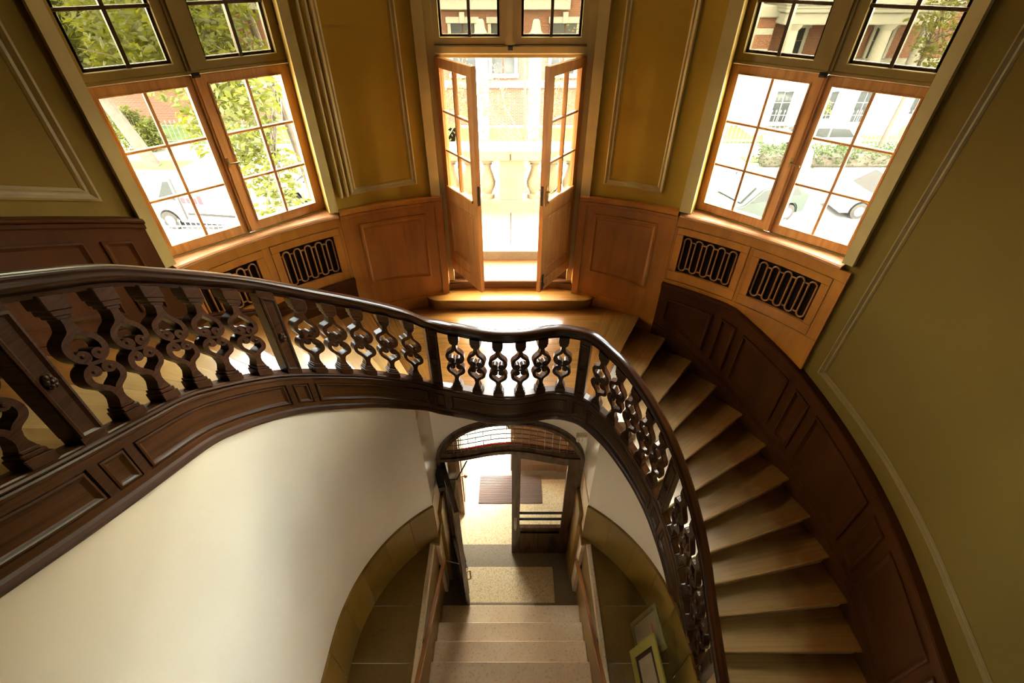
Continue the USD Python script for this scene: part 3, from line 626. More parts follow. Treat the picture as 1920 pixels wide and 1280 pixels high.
for k in range(1, 10):
    yf, yn = Y1 - (k - 1) * G10, Y1 - k * G10
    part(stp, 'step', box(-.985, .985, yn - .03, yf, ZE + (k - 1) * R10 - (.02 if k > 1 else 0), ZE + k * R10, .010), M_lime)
# reveals between the well wall and the entrance door
YD = 3.72
rv = thing('wall_entrance', 'entrance recess walls with arched opening below the landing', kind='structure')
for sg in (-1, 1):
    mir = (lambda m: m) if sg > 0 else (lambda m: mapped(m, lambda x, y, z: np.stack([-x, y, z], 1)))
    part(rv, 'reveal', mir(box(.945, 1.25, 3.16, YD + .25, ZW, -3.60, .004)), M_white)
    part(rv, 'stone_reveal', mir(box(.935, 1.25, 3.125, YD, ZE, ZW - .002, .006)), M_lime)
    part(rv, 'stone_pilaster', mir(box(.885, .97, 3.30, YD - .02, ZE, ZH + .28, .008)), M_lime2)
    part(rv, 'ledge', mir(box(.90, 1.02, 3.02, 3.30, ZH - .02, ZH + .035, .006)), M_lime2)
AX, AZ0, AZT = .885, -5.06, -4.235                     # door opening half width, springing, crown
def archpoly(ax, zt, z0=ZE, n=40):
    pts = [(ax, z0)] + [(ax * (abs(math.cos(t)) ** .9) * (1 if math.cos(t) > 0 else -1), AZ0 + (zt - AZ0) * math.sin(t) ** .95 if math.sin(t) > 0 else AZ0) for t in np.linspace(0, PI, n)] + [(-ax, z0)]
    return Polygon(pts)
xz = lambda m: mapped(m, lambda x, y, z: np.stack([x, z, y], 1))
opening = archpoly(AX + .07, AZT + .05)
part(rv, 'arched_wall', xz(extrude(sbox(-1.25, ZE, 1.25, -3.56).difference(opening), .25, YD)), M_white)
part(rv, 'soffit', box(-1.25, 1.25, 3.36, 5.2, -3.66, -3.58, .002), M_white)
d2 = thing('door_2', 'dark oak arched entrance door with leaded fanlight under the landing', kind='structure')
part(d2, 'arched_frame', [xz(extrude(archpoly(AX + .075, AZT + .055).difference(archpoly(AX, AZT)), .16, YD - .05)), xz(extrude(archpoly(AX + .05, AZT + .035).difference(archpoly(AX + .015, AZT + .01)), .02, YD - .068))], M_entr)
tb = lambda x: -4.945 + .16 * (.5 + .5 * np.cos(PI * np.clip(x / .86, -1, 1)))
tt = lambda x: tb(x) + .135
xs = np.linspace(-AX, AX, 40)
bar = Polygon([(x, float(tb(x))) for x in xs] + [(x, float(tt(x))) for x in xs[::-1]])
part(d2, 'transom_bar', [xz(extrude(bar, .05, YD - .05)), xz(extrude(Polygon([(x, float(tb(x)) + .03) for x in xs] + [(x, float(tb(x)) + .085) for x in xs[::-1]]), .03, YD - .075))], M_entr)
fan = archpoly(AX, AZT).intersection(Polygon([(x, float(tt(x))) for x in xs] + [(1, 0), (-1, 0)]))
fl_ = part(d2, 'fanlight', xz(extrude(fan.difference(fan.buffer(-.02)), .05, YD - .045)), M_entr)
M_pale = glass('pale_leaded_pane', (0.92, 0.88, 0.78)); M_cream = glass('cream_leaded_pane', (0.75, 0.68, 0.50)); M_red = glass('red_leaded_pane', (0.75, 0.04, 0.03))
M_lead = plain('lead_came', (0.06, 0.05, 0.045), 0.4)
fi = fan.buffer(-.018); gx = np.linspace(-.80, .80, 18); bounds_z = [0.0, .055, .085, .165, .25, .335, .42, .6]
cames = []
for j in range(len(bounds_z) - 1):
    band = Polygon([(x, float(tt(x)) * (1 if j < 2 else 0) + (float(tt(x)) if j >= 2 else 0) + bounds_z[j]) for x in xs] + [(x, float(tt(x)) + bounds_z[j + 1]) for x in xs[::-1]])
    for a, b in zip([-1] + list(gx), list(gx) + [1]):
        c = fi.intersection(band).intersection(sbox(a, -6, b, -3)).buffer(-.0025)
        if c.area < 2e-4: continue
        part(fl_, 'pane', xz(extrude(c, .004, YD - .040)), (M_cream if j == 0 else M_red if j == 1 else M_pale), False)
    ls = LineString([(x, float(tt(x)) + bounds_z[j + 1]) for x in xs]).buffer(.0035).intersection(fi)
    cames.append(ls)
for g in gx: cames.append(sbox(g - .0035, -6, g + .0035, -3).intersection(fi))
part(fl_, 'lead_grid', xz(extrude(unary_union(cames), .010, YD - .043)), M_lead)
def entrance_leaf(M, flip, open_):
    LW = .865; top = lambda s: tb(AX - s if not flip else -(AX - s)) - .006
    ss = np.linspace(0, LW, 24); out = Polygon([(0, ZE + .012), (LW, ZE + .012)] + [(s, float(top(s))) for s in ss[::-1]])
    gs = np.linspace(.135, LW - .115, 24); gl = Polygon([(gs[0], -6.60), (gs[-1], -6.60)] + [(s, float(top(s)) - .13) for s in gs[::-1]])
    mp = lambda m: mapped(m, lambda x, y, z: M(x, y, z))
    lf = part(d2, 'door_leaf', mp(extrude(out.difference(gl), .055, -.0275)), M_entr)
    part(lf, 'bottom_panel', [mp(extrude(sbox(.15, ZE + .20, LW - .13, -6.72), .02, .0275)), molding(lambda a, z, h: M(a, z, .0275 + np.asarray(h, float)), [(.15, ZE + .2), (LW - .13, ZE + .2), (LW - .13, -6.72), (.15, -6.72)], [(0, 0), (0, .022), (.02, .026), (.04, .02)], 1)], M_entr)
    part(lf, 'pane', mp(extrude(gl, .005, -.0025)), M_glass, False)
    for zz in (-6.33, -6.17):
        part(lf, 'push_bar', mp(extrude(sbox(.125, zz - .012, LW - .105, zz + .012), .03, .028)), M_black)
    hx = LW - .055
    h = [lbox(M, hx - .02, hx + .02, -6.62, -6.32, .0275, .033), tube([M(np.array(hx), np.array(zz), np.array(hh)) for zz, hh in ((-6.58, .03), (-6.575, .075), (-6.56, .085), (-6.36, .085), (-6.345, .075), (-6.34, .03))], .010, 8)]
    part(lf, 'pull_handle', h, M_brass if open_ else M_steel)
    return lf
Mr = flat((AX, YD + .02, 0), (-1, 0, 0), (0, -1, 0)); entrance_leaf(Mr, False, False)
dl = np.array([.27, -.82]); dl /= np.linalg.norm(dl)
Ml = flat((-AX + .01, YD - .02, 0), (dl[0], dl[1], 0), (-dl[1], dl[0], 0)); entrance_leaf(Ml, True, True)
part(d2, 'door_closer', [lbox(Ml, .05, .34, -5.10, -5.02, -.12, -.03), lbox(Ml, .10, .30, -5.115, -5.005, -.10, -.035), tube([Ml(np.array(.25), np.array(-5.0), np.array(-.07)), (-.66, YD - .28, -4.98), (-.55, YD - .06, -4.90)], .010, 6)], M_black)
part(d2, 'holding_hook', tube([(-.93, 3.20, -6.55), Ml(np.array(.60), np.array(-6.5), np.array(-.03))], .008, 6), M_steel)

# entrance floor, vestibule and porch door
ef = thing('floor_entrance', 'speckled terrazzo floor of the entrance and vestibule', kind='structure')
part(ef, 'border', box(-1.25, 1.25, Y1 - .02, 5.55, ZE - .12, ZE - .004, .002), M_terrd)
part(ef, 'terrazzo_field', box(-.66, .66, 2.97, 3.50, ZE - .02, ZE, .001), M_terr)
part(ef, 'terrazzo_field', box(-1.0, 1.0, 3.86, 5.10, ZE - .02, ZE, .001), M_terr)
dm = thing('door_mat', 'ribbed grey brown door mat on the vestibule floor', 'door mat', (0, 4.95, ZE))
part(dm, 'backing', box(-.56, .56, 4.60, 5.19, ZE + .001, ZE + .010, .003), M_mat)
part(dm, 'rib', [box(-.55, .55, 4.61 + i * .0285, 4.61 + i * .0285 + .017, ZE + .010, ZE + .017, .003) for i in range(20)], M_mat, kind='stuff')
ve = thing('wall_vestibule', 'plaster side walls and ceiling of the vestibule', kind='structure')
part(ve, 'side_wall', box(-1.45, -1.15, YD + .26, 5.60, ZE - .1, -3.6, .002), M_white); part(ve, 'side_wall', box(1.15, 1.45, YD + .26, 5.60, ZE - .1, -3.6, .002), M_white)
d3 = thing('door_3', 'brown wooden porch door at the far end of the vestibule', kind='structure')
YO = 5.26
part(d3, 'frame', [box(-1.15, -.86, YO, YO + .2, ZE, -4.15, .005), box(.86, 1.15, YO, YO + .2, ZE, -4.15, .005), box(-1.15, 1.15, YO, YO + .2, -4.15, -3.62, .005)], M_outd)
def porch_leaf(M, w):
    lf = part(d3, 'door_leaf', lbox(M, 0, w, ZE + .01, -4.16, -.03, .03), M_outd)
    for a, b in ((ZE + .2, ZE + .95), (ZE + 1.1, ZE + 2.8)):
        part(lf, 'panel_moulding', molding(lambda s, z, h: M(s, z, .03 + np.asarray(h, float)), [(.12, a), (w - .12, a), (w - .12, b), (.12, b)], [(0, 0), (0, .015), (.02, .02), (.05, .004), (.06, 0)], 1), M_outd)
        part(lf, 'panel', lbox(M, .20, w - .20, a + .08, b - .08, .03, .042), M_outd)
    part(lf, 'knob', [cyl(M(np.array(w - .06), np.array(ZE + 1.02), np.array(.03)), M(np.array(w - .06), np.array(ZE + 1.02), np.array(.09)), .012), trimesh.creation.icosphere(2, .03).apply_translation(M(np.array(w - .06), np.array(ZE + 1.02), np.array(.10)))], M_brass)
porch_leaf(flat((.86, YO + .05, 0), (-1, 0, 0), (0, -1, 0)), .855)
porch_leaf(flat((-.86, YO - .02, 0), (.06, -.998, 0), (.998, .06, 0)), .855)

# wooden grab rails, posters, small fixtures in the lower hall
for sg, lab in ((-1, 'slim wooden handrail on iron brackets left of the entrance steps'), (1, 'slim wooden handrail on iron brackets right of the entrance steps')):
    hr = thing('grab_rail', lab, 'handrail', (sg * .93, 2.2, -6.0))
    p0, p1 = np.array([sg * .925, 3.18, -6.50]), np.array([sg * .925, 1.10, -6.50 + 2.08 * .566]); loops = []; uv = []
    for t in np.linspace(0, 1, 12):
        c = p0 + (p1 - p0) * t; q = np.array([(-.022, -.028), (.022, -.028), (.026, 0), (.020, .026), (-.020, .026), (-.026, 0)])
        loops.append(np.stack([c[0] + q[:, 0], np.full(6, c[1]), c[2] + q[:, 1]], 1)); uv.append(np.stack([np.full(6, t * 2.2), np.arange(6) * .04], 1))
    part(hr, 'rail', loft(loops), M_hand, False, uv=np.vstack(uv))
    for yy in (3.10, 1.98):
        z = -6.50 + (3.18 - yy) * .566
        part(hr, 'bracket', [tube([(sg * .925, yy, z - .028), (sg * .925, yy, z - .07), (sg * .985, yy, z - .09)], .009, 6), cyl((sg * .975, yy, z - .09), (sg * .987, yy, z - .09), .03, 10)], M_black)
def poster(name, label, c, size, frame_m, mount_m, paper_m, pw, mw):
    "a framed sheet leaning on the right well wall; c = its far bottom corner on the platform"
    t = thing(name, label, 'framed notice', c)
    O = np.array(c); T = np.array([.03, -1.0, 0]); T /= np.linalg.norm(T); U = np.array([.30, 0.02, .90]); U /= np.linalg.norm(U); N = np.cross(U, T); N = N if N[0] < 0 else -N
    Mp = lambda s, z, h: O + np.asarray(s, float)[..., None] * T + np.asarray(z, float)[..., None] * U + np.asarray(h, float)[..., None] * N
    w, h = size
    part(t, 'frame', ring(Mp, 0, w, 0, h, pw, pw, pw, pw, 0, .022), frame_m)
    part(t, 'mount', lbox(Mp, pw - .003, w - pw + .003, pw - .003, h - pw + .003, .002, .012), mount_m)
    part(t, 'sheet', lbox(Mp, pw + mw, w - pw - mw, pw + mw, h - pw - mw, .0121, .0135), paper_m)
    return t, Mp
M_lime_g = paint('yellow_green_frame', (0.34, 0.27, 0.05), 0.4); M_mount = plain('dark_mount', (0.035, 0.012, 0.008), 0.5); M_paper = plain('notice_paper', (0.36, 0.27, 0.15), 0.6)
M_frame2 = paint('olive_frame', (0.20, 0.16, 0.05), 0.3); M_ink = plain('notice_ink', (0.16, 0.11, 0.06), 0.7); M_rust = plain('notice_red_print', (0.42, 0.15, 0.05), 0.7)
t, Mp = poster('framed_notice', 'yellow green framed notice with dark mount leaning on the right stone wall', (1.30, 1.83, ZH), (.60, .52), M_lime_g, M_mount, M_paper, .085, .045)
for i in range(7):
    part(t, 'text_line', lbox(Mp, .20, .20 + (.22, .17, .24, .2, .24, .12, .19)[i], .37 - i * .033, .374 - i * .033, .0135, .0139), M_ink)
t, Mp = poster('framed_notice', 'olive framed notice with red print behind the yellow green one', (1.36, 2.10, ZH), (.42, .56), M_frame2, M_paper, M_paper, .05, .01)
part(t, 'red_print', lbox(Mp, .14, .26, .38, .42, .0135, .0139), M_rust)
for i in range(6):
    part(t, 'text_line', lbox(Mp, .10, .10 + (.2, .16, .22, .18, .2, .1)[i], .33 - i * .035, .334 - i * .035, .0135, .0139), M_ink)
lm = thing('wall_lamp', 'small cream spot lamp above the crown of the entrance arch', 'lamp', (0, YD - .05, -4.20))
part(lm, 'bracket', cyl((0, YD + .0, -4.10), (0, YD - .07, -4.12), .025, 10), M_trim); part(lm, 'shade', lathe([(.02, .05), (.036, .04), (.046, -.02), (.040, -.05), (.02, -.055)], (0, YD - .10, -4.16), 14), M_trim)
bx = thing('wall_box', 'small white bell box on the wall right of the entrance arch', 'box', (.965, 3.5, -4.6))
part(bx, 'case', box(.80, .92, YD - .045, YD + .002, -4.56, -4.43, .006), plain('white_plastic', (.75, .68, .54), .4)); part(bx, 'lid', box(.795, .925, YD - .055, YD - .045, -4.46, -4.42, .004), M_trim)
for i in range(2): part(bx, 'slot', box(.83 + i * .04, .835 + i * .04, YD - .047, YD - .044, -4.54, -4.48, 0), M_dusk)

# ================================================================ WINDOWS
def window(name, label, mid, flip):
    w = thing(name, label, kind='structure')
    a = math.radians(mid); d = 3.505; n = np.array([math.cos(a), math.sin(a), 0.0])
    M = flat((d * n[0], CY + d * n[1], 0), (n[1], -n[0], 0), (-n[0], -n[1], 0))
    HW, ZB, ZM, ZT = .755, -2.005, -.675, 1.10
    part(w, 'frame', [lbox(M, -HW - .06, -HW, ZB - .02, ZT, -.06, .05), lbox(M, HW, HW + .06, ZB - .02, ZT, -.06, .05), lbox(M, -HW, HW, ZT - .02, ZT + .06, -.06, .05), lbox(M, -HW, HW, ZB - .025, ZB, -.06, .05)], M_trim2)
    part(w, 'transom', [lbox(M, -HW, HW, ZM - .008, ZM + .018, -.05, .036, 1, .006)], M_trim2)
    part(w, 'mullion', [lbox(M, -.042, .042, ZM + .016, ZT, -.04, .046, 1, .01), lbox(M, -.018, .018, ZM + .016, ZT, .04, .060, 1, .006)], M_trim2)
    for sg in (-1, 1):
        s0, s1 = (-HW + .003, -.026) if sg < 0 else (.026, HW - .003)
        wl_, wr_ = (.088, .058) if sg < 0 else (.058, .088)
        c = part(w, 'casement', ring(M, s0, s1, ZB, ZM - .014, wl_, wr_, .088, .072, -.03, .03), M_pine)
        part(c, 'glazing_bead', ring(M, s0 + wl_ - .012, s1 - wr_ + .012, ZB + .078, ZM - .076, .012, .012, .012, .012, .03, .037), M_pine)
        g0, g1, z0, z1 = s0 + wl_, s1 - wr_, ZB + .088, ZM - .086; gm = (g0 + g1) / 2; zz = np.linspace(z0, z1, 4)
        part(c, 'glazing_bar', lbox(M, gm - .011, gm + .011, z0, z1, -.02, .024), M_pine)
        for q in zz[1:3]: part(c, 'glazing_bar', lbox(M, g0, g1, q - .011, q + .011, -.018, .022), M_pineh)
        for i in range(2):
            for j in range(3):
                part(c, 'pane', lbox(M, (g0, gm + .011)[i], (gm - .011, g1)[i], zz[j] + (.011 if j else 0), zz[j + 1] - (.011 if j < 2 else 0), -.003, .001, 1, 0), M_glass, False)
        for q in (ZB + .22, ZM - .22):
            ss = s0 - .004 if sg < 0 else s1 + .004
            part(c, 'hinge', [cyl(M(np.array(ss), np.array(q - .045), np.array(.036)), M(np.array(ss), np.array(q + .045), np.array(.036)), .009, 8)], M_steel)
        # upper casement, painted, with panes tinted to dim the view outside
        s0, s1 = (-HW + .003, -.044) if sg < 0 else (.044, HW - .003); u0, u1 = ZM + .016, ZT - .02
        c = part(w, 'upper_casement', ring(M, s0, s1, u0, u1, .075, .070, .056, .07, -.045, .032), M_trim2)
        g0, g1, z0, z1 = s0 + .075, s1 - .070, u0 + .056, u1 - .07; gm = (g0 + g1) / 2; zz = z0 + np.array([0, .36, .72, 1.08, z1 - z0])
        bars = M_entr
        part(c, 'putty_bead', ring(M, g0, g1, z0, z1, .022, .022, .022, .022, -.06, -.02), M_entr)
        part(c, 'glazing_bar', lbox(M, gm - .013, gm + .013, z0, z1, -.045, .012), bars)
        for q in zz[1:4]: part(c, 'glazing_bar', lbox(M, g0, g1, q - .012, q + .012, -.043, .010), bars)
        for i in range(2):
            for j in range(4):
                part(c, 'pane', lbox(M, (g0, gm + .013)[i], (gm - .013, g1)[i], zz[j] + (.012 if j else 0), zz[j + 1] - (.012 if j < 3 else 0), -.02, -.016, 1, 0), M_glassdim, False)
        part(c, 'hinge', cyl(M(np.array(s0 - .004 if sg < 0 else s1 + .004), np.array(u0 + .25), np.array(.03)), M(np.array(s0 - .004 if sg < 0 else s1 + .004), np.array(u0 + .40), np.array(.03)), .010, 8), M_entr)
    part(w, 'astragal', [lbox(M, -.030, .030, ZB + .004, ZM - .016, .028, .044, 1, .008), lbox(M, -.012, .012, ZB + .004, ZM - .016, .042, .052, 1, .005)], M_pine)
    part(w, 'window_handle', [lbox(M, -.012, .012, -1.40, -1.32, .050, .058), tube([M(np.array(0.), np.array(-1.36), np.array(.055)), M(np.array(.0), np.array(-1.36), np.array(.085)), M(np.array(.03), np.array(-1.362), np.array(.09)), M(np.array(.085), np.array(-1.365), np.array(.088))], .008, 8)], M_brass)
    part(w, 'bolt', [lbox(M, -.03, .03, ZM - .03, ZM + .006, .05, .068), cyl(M(np.array(-.02), np.array(ZM - .012), np.array(.075)), M(np.array(.02), np.array(ZM - .012), np.array(.075)), .010, 8)], M_black)
    return w
window('window_1', 'left casement window with orange lower sashes and green trees outside', 135.15, False)
window('window_2', 'right casement window with orange lower sashes overlooking the street and villa', 45.05, True)

# ================================================================ FRENCH DOOR
d1 = thing('door_1', 'open French door of stripped pine between the two windows', kind='structure')
M = flat((0, 5.12, 0), (1, 0, 0), (0, -1, 0))
part(d1, 'frame', [lbox(M, -.80, -.705, -3.13, 2.2, -.14, .03), lbox(M, .705, .80, -3.13, 2.2, -.14, .03)], M_trim)
part(d1, 'jamb_lining', [lbox(M, -.80, -.765, -3.13, -2.0, .02, .12), lbox(M, .765, .80, -3.13, -2.0, .02, .12)], M_pine)
part(d1, 'frame_shoe', [box(-.80, -.38, 5.15, 5.19, -3.13, -2.975, .003), box(.38, .80, 5.15, 5.19, -3.13, -2.975, .003)], M_riser)  # added dark blocks that hide the bright gap beneath the leaves
part(d1, 'transom', [lbox(M, -.705, .705, -.675, -.60, -.06, .05, 1, .012), lbox(M, -.70, .70, -.705, -.675, -.06, .02, 1, .004)], M_trim)
part(d1, 'mullion', [lbox(M, -.045, .045, -.60, 1.1, -.04, .045, 1, .01), lbox(M, -.02, .02, -.60, 1.1, .04, .06, 1, .006)], M_trim)
part(d1, 'bolt', lbox(M, -.022, .022, -.64, -.605, .05, .068), M_black)
for sg in (-1, 1):
    s0, s1 = (-.705, -.045) if sg < 0 else (.045, .705)
    c = part(d1, 'upper_casement', ring(M, s0, s1, -.60, 1.1, .055, .055, .06, .06, -.04, .025), M_trim)
    g0, g1, z0, z1 = s0 + .055, s1 - .055, -.54, 1.04; gm = (g0 + g1) / 2
    part(c, 'putty_bead', ring(M, g0, g1, z0, z1, .020, .020, .020, .020, -.055, -.02), M_entr)
    part(c, 'glazing_bar', lbox(M, gm - .013, gm + .013, z0, z1, -.04, .01), M_entr); part(c, 'glazing_bar', lbox(M, g0, g1, .12, .145, -.04, .01), M_entr)
    for i in range(2):
        for a, b in ((z0, .12), (.145, z1)): part(c, 'pane', lbox(M, (g0, gm + .013)[i], (gm - .013, g1)[i], a, b, -.02, -.016, 1, 0), M_glassdim, False)
part(d1, 'sill', [box(-.80, .80, 5.62, 5.80, -3.20, -3.00, .008)], M_sand)
def french_leaf(O, free, sg):
    T = np.array([free[0] - O[0], free[1] - O[1], 0]); w = np.linalg.norm(T); T /= w; N = np.array([T[1], -T[0], 0]);  N = N if N[1] < 0 else -N
    M = flat((O[0], O[1], 0), T, N); z0, z1 = -2.95, -.69
    lf = part(d1, 'door_leaf', ring(M, 0, w, z0, z1, .085, .09, .26, .085, -.024, .024) + [lbox(M, .085, w - .09, -2.06, -1.90, -.024, .024)], M_pine)
    part(lf, 'sill_rail', [lbox(M, .07, w - .075, -1.915, -1.885, .02, .042, 1, .010), lbox(M, .0, w, z0 + .13, z0 + .145, .02, .030, 1, .004)], M_pineh)
    g0, g1 = .085, w - .09; zz = np.linspace(-1.89, z1 - .085, 4); gm = (g0 + g1) / 2
    part(lf, 'glazing_bar', lbox(M, gm - .011, gm + .011, zz[0], zz[3], -.018, .02), M_pine)
    for q in zz[1:3]: part(lf, 'glazing_bar', lbox(M, g0, g1, q - .011, q + .011, -.016, .018), M_pineh)
    for i in range(2):
        for j in range(3): part(lf, 'pane', lbox(M, (g0, gm + .011)[i], (gm - .011, g1)[i], zz[j] + (.011 if j else 0), zz[j + 1] - (.011 if j < 2 else 0), -.003, .001, 1, 0), M_glass, False)
    pw = (g1 - g0 - .06) / 3
    part(lf, 'lower_panel', lbox(M, g0, g1, z0 + .26, -2.06, -.010, .008), M_pine)
    for k in range(3): part(lf, 'panel_board', lbox(M, g0 + .03 + k * pw + .001, g0 + .03 + (k + 1) * pw - .001, z0 + .29, -2.09, .008, .018, 1, .006), M_pine)
    part(lf, 'panel_moulding', molding(lambda s, z, h: M(s, z, .008 + np.asarray(h, float)), [(g0, z0 + .26), (g1, z0 + .26), (g1, -2.06), (g0, -2.06)], [(0, .0), (0, .018), (.012, .022), (.024, .010), (.032, 0)], 1), M_pine)
    hx = w - .045
    part(lf, 'lock_plate', lbox(flat((O[0] + T[0] * w, O[1] + T[1] * w, 0), N, T), -.012, .012, -1.92, -1.72, -.002, .003), M_black)
    if sg > 0:
        part(lf, 'door_handle', [lbox(M, hx - .016, hx + .016, -1.93, -1.72, .024, .030), tube([M(np.array(hx), np.array(-1.78), np.array(hh)) for hh in (.03, .065)] + [M(np.array(hx - .03), np.array(-1.782), np.array(.075)), M(np.array(hx - .10), np.array(-1.785), np.array(.072)), M(np.array(hx - .125), np.array(-1.772), np.array(.068))], .009, 8),
                                tube([M(np.array(hx), np.array(-1.78), np.array(-hh)) for hh in (.03, .065)] + [M(np.array(hx - .10), np.array(-1.785), np.array(-.072))], .009, 8)], M_brass)
        part(lf, 'foot_bolt', [lbox(M, hx - .012, hx + .012, z0 + .02, z0 + .22, .024, .034), lbox(M, hx - .02, hx + .02, z0 + .06, z0 + .10, .034, .044)], M_black)
    for q in (z0 + .3, -1.85, z1 - .25): part(lf, 'hinge', cyl(M(np.array(-.002), np.array(q - .05), np.array(.0)), M(np.array(-.002), np.array(q + .05), np.array(.0)), .011, 8), M_steel)
french_leaf((-.70, 5.10), (-.315, 4.545), -1)
french_leaf((.70, 5.10), (.315, 4.545), 1)
part(d1, 'stay_hook', [tube([(-.79, 5.06, -1.35), (-.80, 5.03, -1.42), (-.79, 5.03, -1.52), (-.785, 5.05, -1.58)], .006, 6)], M_brass)

# ================================================================ OUTSIDE: balcony, street, trees, villa
ZG = -7.62
bc = thing('balcony_floor', 'sunlit stone balcony floor outside the French door', kind='structure')
for i in range(6):
    for j in range(2): part(bc, 'paving_slab', box(-1.85 + i * .62, -1.85 + i * .62 + .612, 5.80 + j * .56, 5.80 + j * .56 + .552, -3.20, -3.015 + .004 * ((i + j) % 2), .006), M_sand)
part(bc, 'balcony_slab', box(-1.9, 1.9, 5.70, 7.3, -3.5, -3.06), M_sand)
bb = thing('balcony_balustrade', 'pale sandstone balustrade along the balcony edge', 'balustrade', (0, 7.0, -3.0))
part(bb, 'plinth', box(-1.9, 1.9, 6.88, 7.18, -3.06, -2.82, .012), M_sand)
for i in range(2): part(bb, 'coping', box(-1.95 + i * 1.955, -.005 + i * 1.955, 6.82, 7.24, -2.22, -2.06, .02), M_sand)
for x in (-1.72, 0.01, 1.72): part(bb, 'pedestal', box(x - .17, x + .17, 6.90, 7.16, -2.82, -2.22, .006), M_sand)
bp = [(.10, 0), (.10, .05), (.06, .07), (.075, .10), (.105, .17), (.115, .24), (.085, .34), (.055, .43), (.05, .48), (.075, .50), (.055, .52), (.095, .54), (.095, .60)]
for x in (-1.42, -1.15, -.88, -.61, -.34, .36, .63, .90, 1.17, 1.44): part(bb, 'baluster', lathe(bp, (x, 7.03, -2.82), 14), M_sand)

G_pave = stone('pale_paving', (0.124, 0.114, 0.097), (0.153, 0.144, 0.124), 0.6, 0.85); G_road = stone('pale_asphalt', (0.089, 0.087, 0.082), (0.109, 0.107, 0.101), 0.8, 0.9); G_kerb = stone('kerb_granite', (0.069, 0.067, 0.062), (0.099, 0.097, 0.089), 3.0, 0.8)
def grassm(name, a, b): return stone(name, a, b, 1.2, 0.9, 0.3, 90.0)
G_grass = grassm('lawn_grass', (0.038, 0.069, 0.009), (0.082, 0.126, 0.022))
solo('ground', box(-90, 90, 5.95, 120, ZG - .3, ZG, 0), G_pave, 'pale paved ground outside the building', kind='structure')
solo('street', box(-90, 90, 15.9, 21.6, ZG, ZG + .015, 0), G_road, 'pale asphalt street crossing in front of the house', kind='structure')
solo('garden_path', box(-1.6, 1.6, 5.5, 14.0, ZG, ZG + .05, 0), stone('bounce_strip_stone', (0.62, 0.58, 0.50), (0.74, 0.70, 0.62), 30.0, 0.9), 'added pale ground strip bouncing daylight into the porch', kind='structure')  # added unseen strip, pale so that it reflects light into the entrance
kb = thing('kerb', 'granite kerb along the far side of the street', kind='structure')
for i in range(44): part(kb, 'kerb_stone', box(-36 + i * 1.6, -36 + i * 1.6 + 1.57, 21.6, 21.78, ZG, ZG + .14, .02), G_kerb)
lw = thing('lawn', 'strips of fresh green grass beyond the street', kind='structure')
for x0, x1, y0, y1 in ((-40, -9, 21.8, 23.4), (-60, -3, 26.3, 60), (11.5, 17.5, 23.2, 24.1), (10, 60, 26.4, 29.4), (-9, 9, 24.5, 29.2), (-14, -7.5, 8, 13.6), (8, 12.5, 8, 14)):
    part(lw, 'grass_patch', box(x0, x1, y0, y1, ZG, ZG + .05, 0), G_grass)
B_brick = mat('villa_brick', {"g": ("geometry", {}), "sx": ("separate_xyz", {}), "cx": ("combine_xyz", {}), "ad": ("math", {"math_type": "add"}), "b": ("brick_texture", {"scale": 1.0, "brick_width": 0.25, "row_height": 0.075, "mortar_size": 0.008, "color1": (0.117, 0.038, 0.017), "color2": (0.092, 0.028, 0.012), "mortar": (0.126, 0.092, 0.061)}), "p": ("principled_bsdf", {"roughness": 0.9})},
    [("g.position", "sx.vector"), ("sx.x", "ad.value1"), ("sx.y", "ad.value2"), ("ad.value", "cx.x"), ("sx.z", "cx.y"), ("cx.vector", "b.vector"), ("b.color", "p.base_color")])
B_white = stone('villa_white_stone', (0.190, 0.179, 0.151), (0.218, 0.206, 0.182), 1.0, 0.85); B_pane = plain('villa_dark_pane', (0.014, 0.015, 0.014), 0.08); B_base = paint('villa_base_render', (0.223, 0.212, 0.184), 0.8, 0.05)
vl = thing('villa', 'red brick villa with white stone portico across the street', 'building', (8, 31, ZG))
YV = 30.0
part(vl, 'brick_wall', box(-26, 40, YV, YV + 8, ZG, 5.5, 0), B_brick)
part(vl, 'base_wall', box(9.0, 40, YV - .35, YV + .1, ZG, -4.35, .05), B_base)
part(vl, 'base_course', box(9.0, 40, YV - .5, YV + .1, -4.42, -4.15, .05), B_white)
part(vl, 'cornice', [box(-26, 3.1, YV - .35, YV + .1, -1.95, -1.25, .04), box(-26, 3.1, YV - .5, YV + .1, -1.42, -1.22, .03)], B_white)
part(vl, 'string_course', box(-26, 9, YV - .18, YV + .1, -5.6, -5.25, .03), B_white)
def vwindow(x, z0, z1, w, y=YV, arch=False):
    f = part(vl, 'window', [box(x - w / 2 - .18, x - w / 2, y - .10, y + .05, z0, z1 + .1, .02), box(x + w / 2, x + w / 2 + .18, y - .10, y + .05, z0, z1 + .1, .02), box(x - w / 2 - .25, x + w / 2 + .25, y - .16, y + .05, z1, z1 + .28, .02), box(x - w / 2 - .25, x + w / 2 + .25, y - .2, y + .05, z0 - .2, z0, .02), box(x - .14, x + .14, y - .22, y + .05, z1, z1 + .5, .02)], B_white)
    for i in range(2):
        for j in range(2): part(f, 'pane', box((x - w / 2, x + .04)[i], (x - .04, x + w / 2)[i], y - .05, y - .02, (z0, z0 + (z1 - z0) * .62 + .05)[j], (z0 + (z1 - z0) * .62, z1)[j], 0), B_pane)
for x in (-11, -7.4, -2.55, -.4, 2.9, 5.4): vwindow(x, -4.9, -2.55, 1.25)
for x in (12.2, 15.9, 19.4, 23.0, 27.0): vwindow(x, -6.9, -5.25, .80, YV - .36)
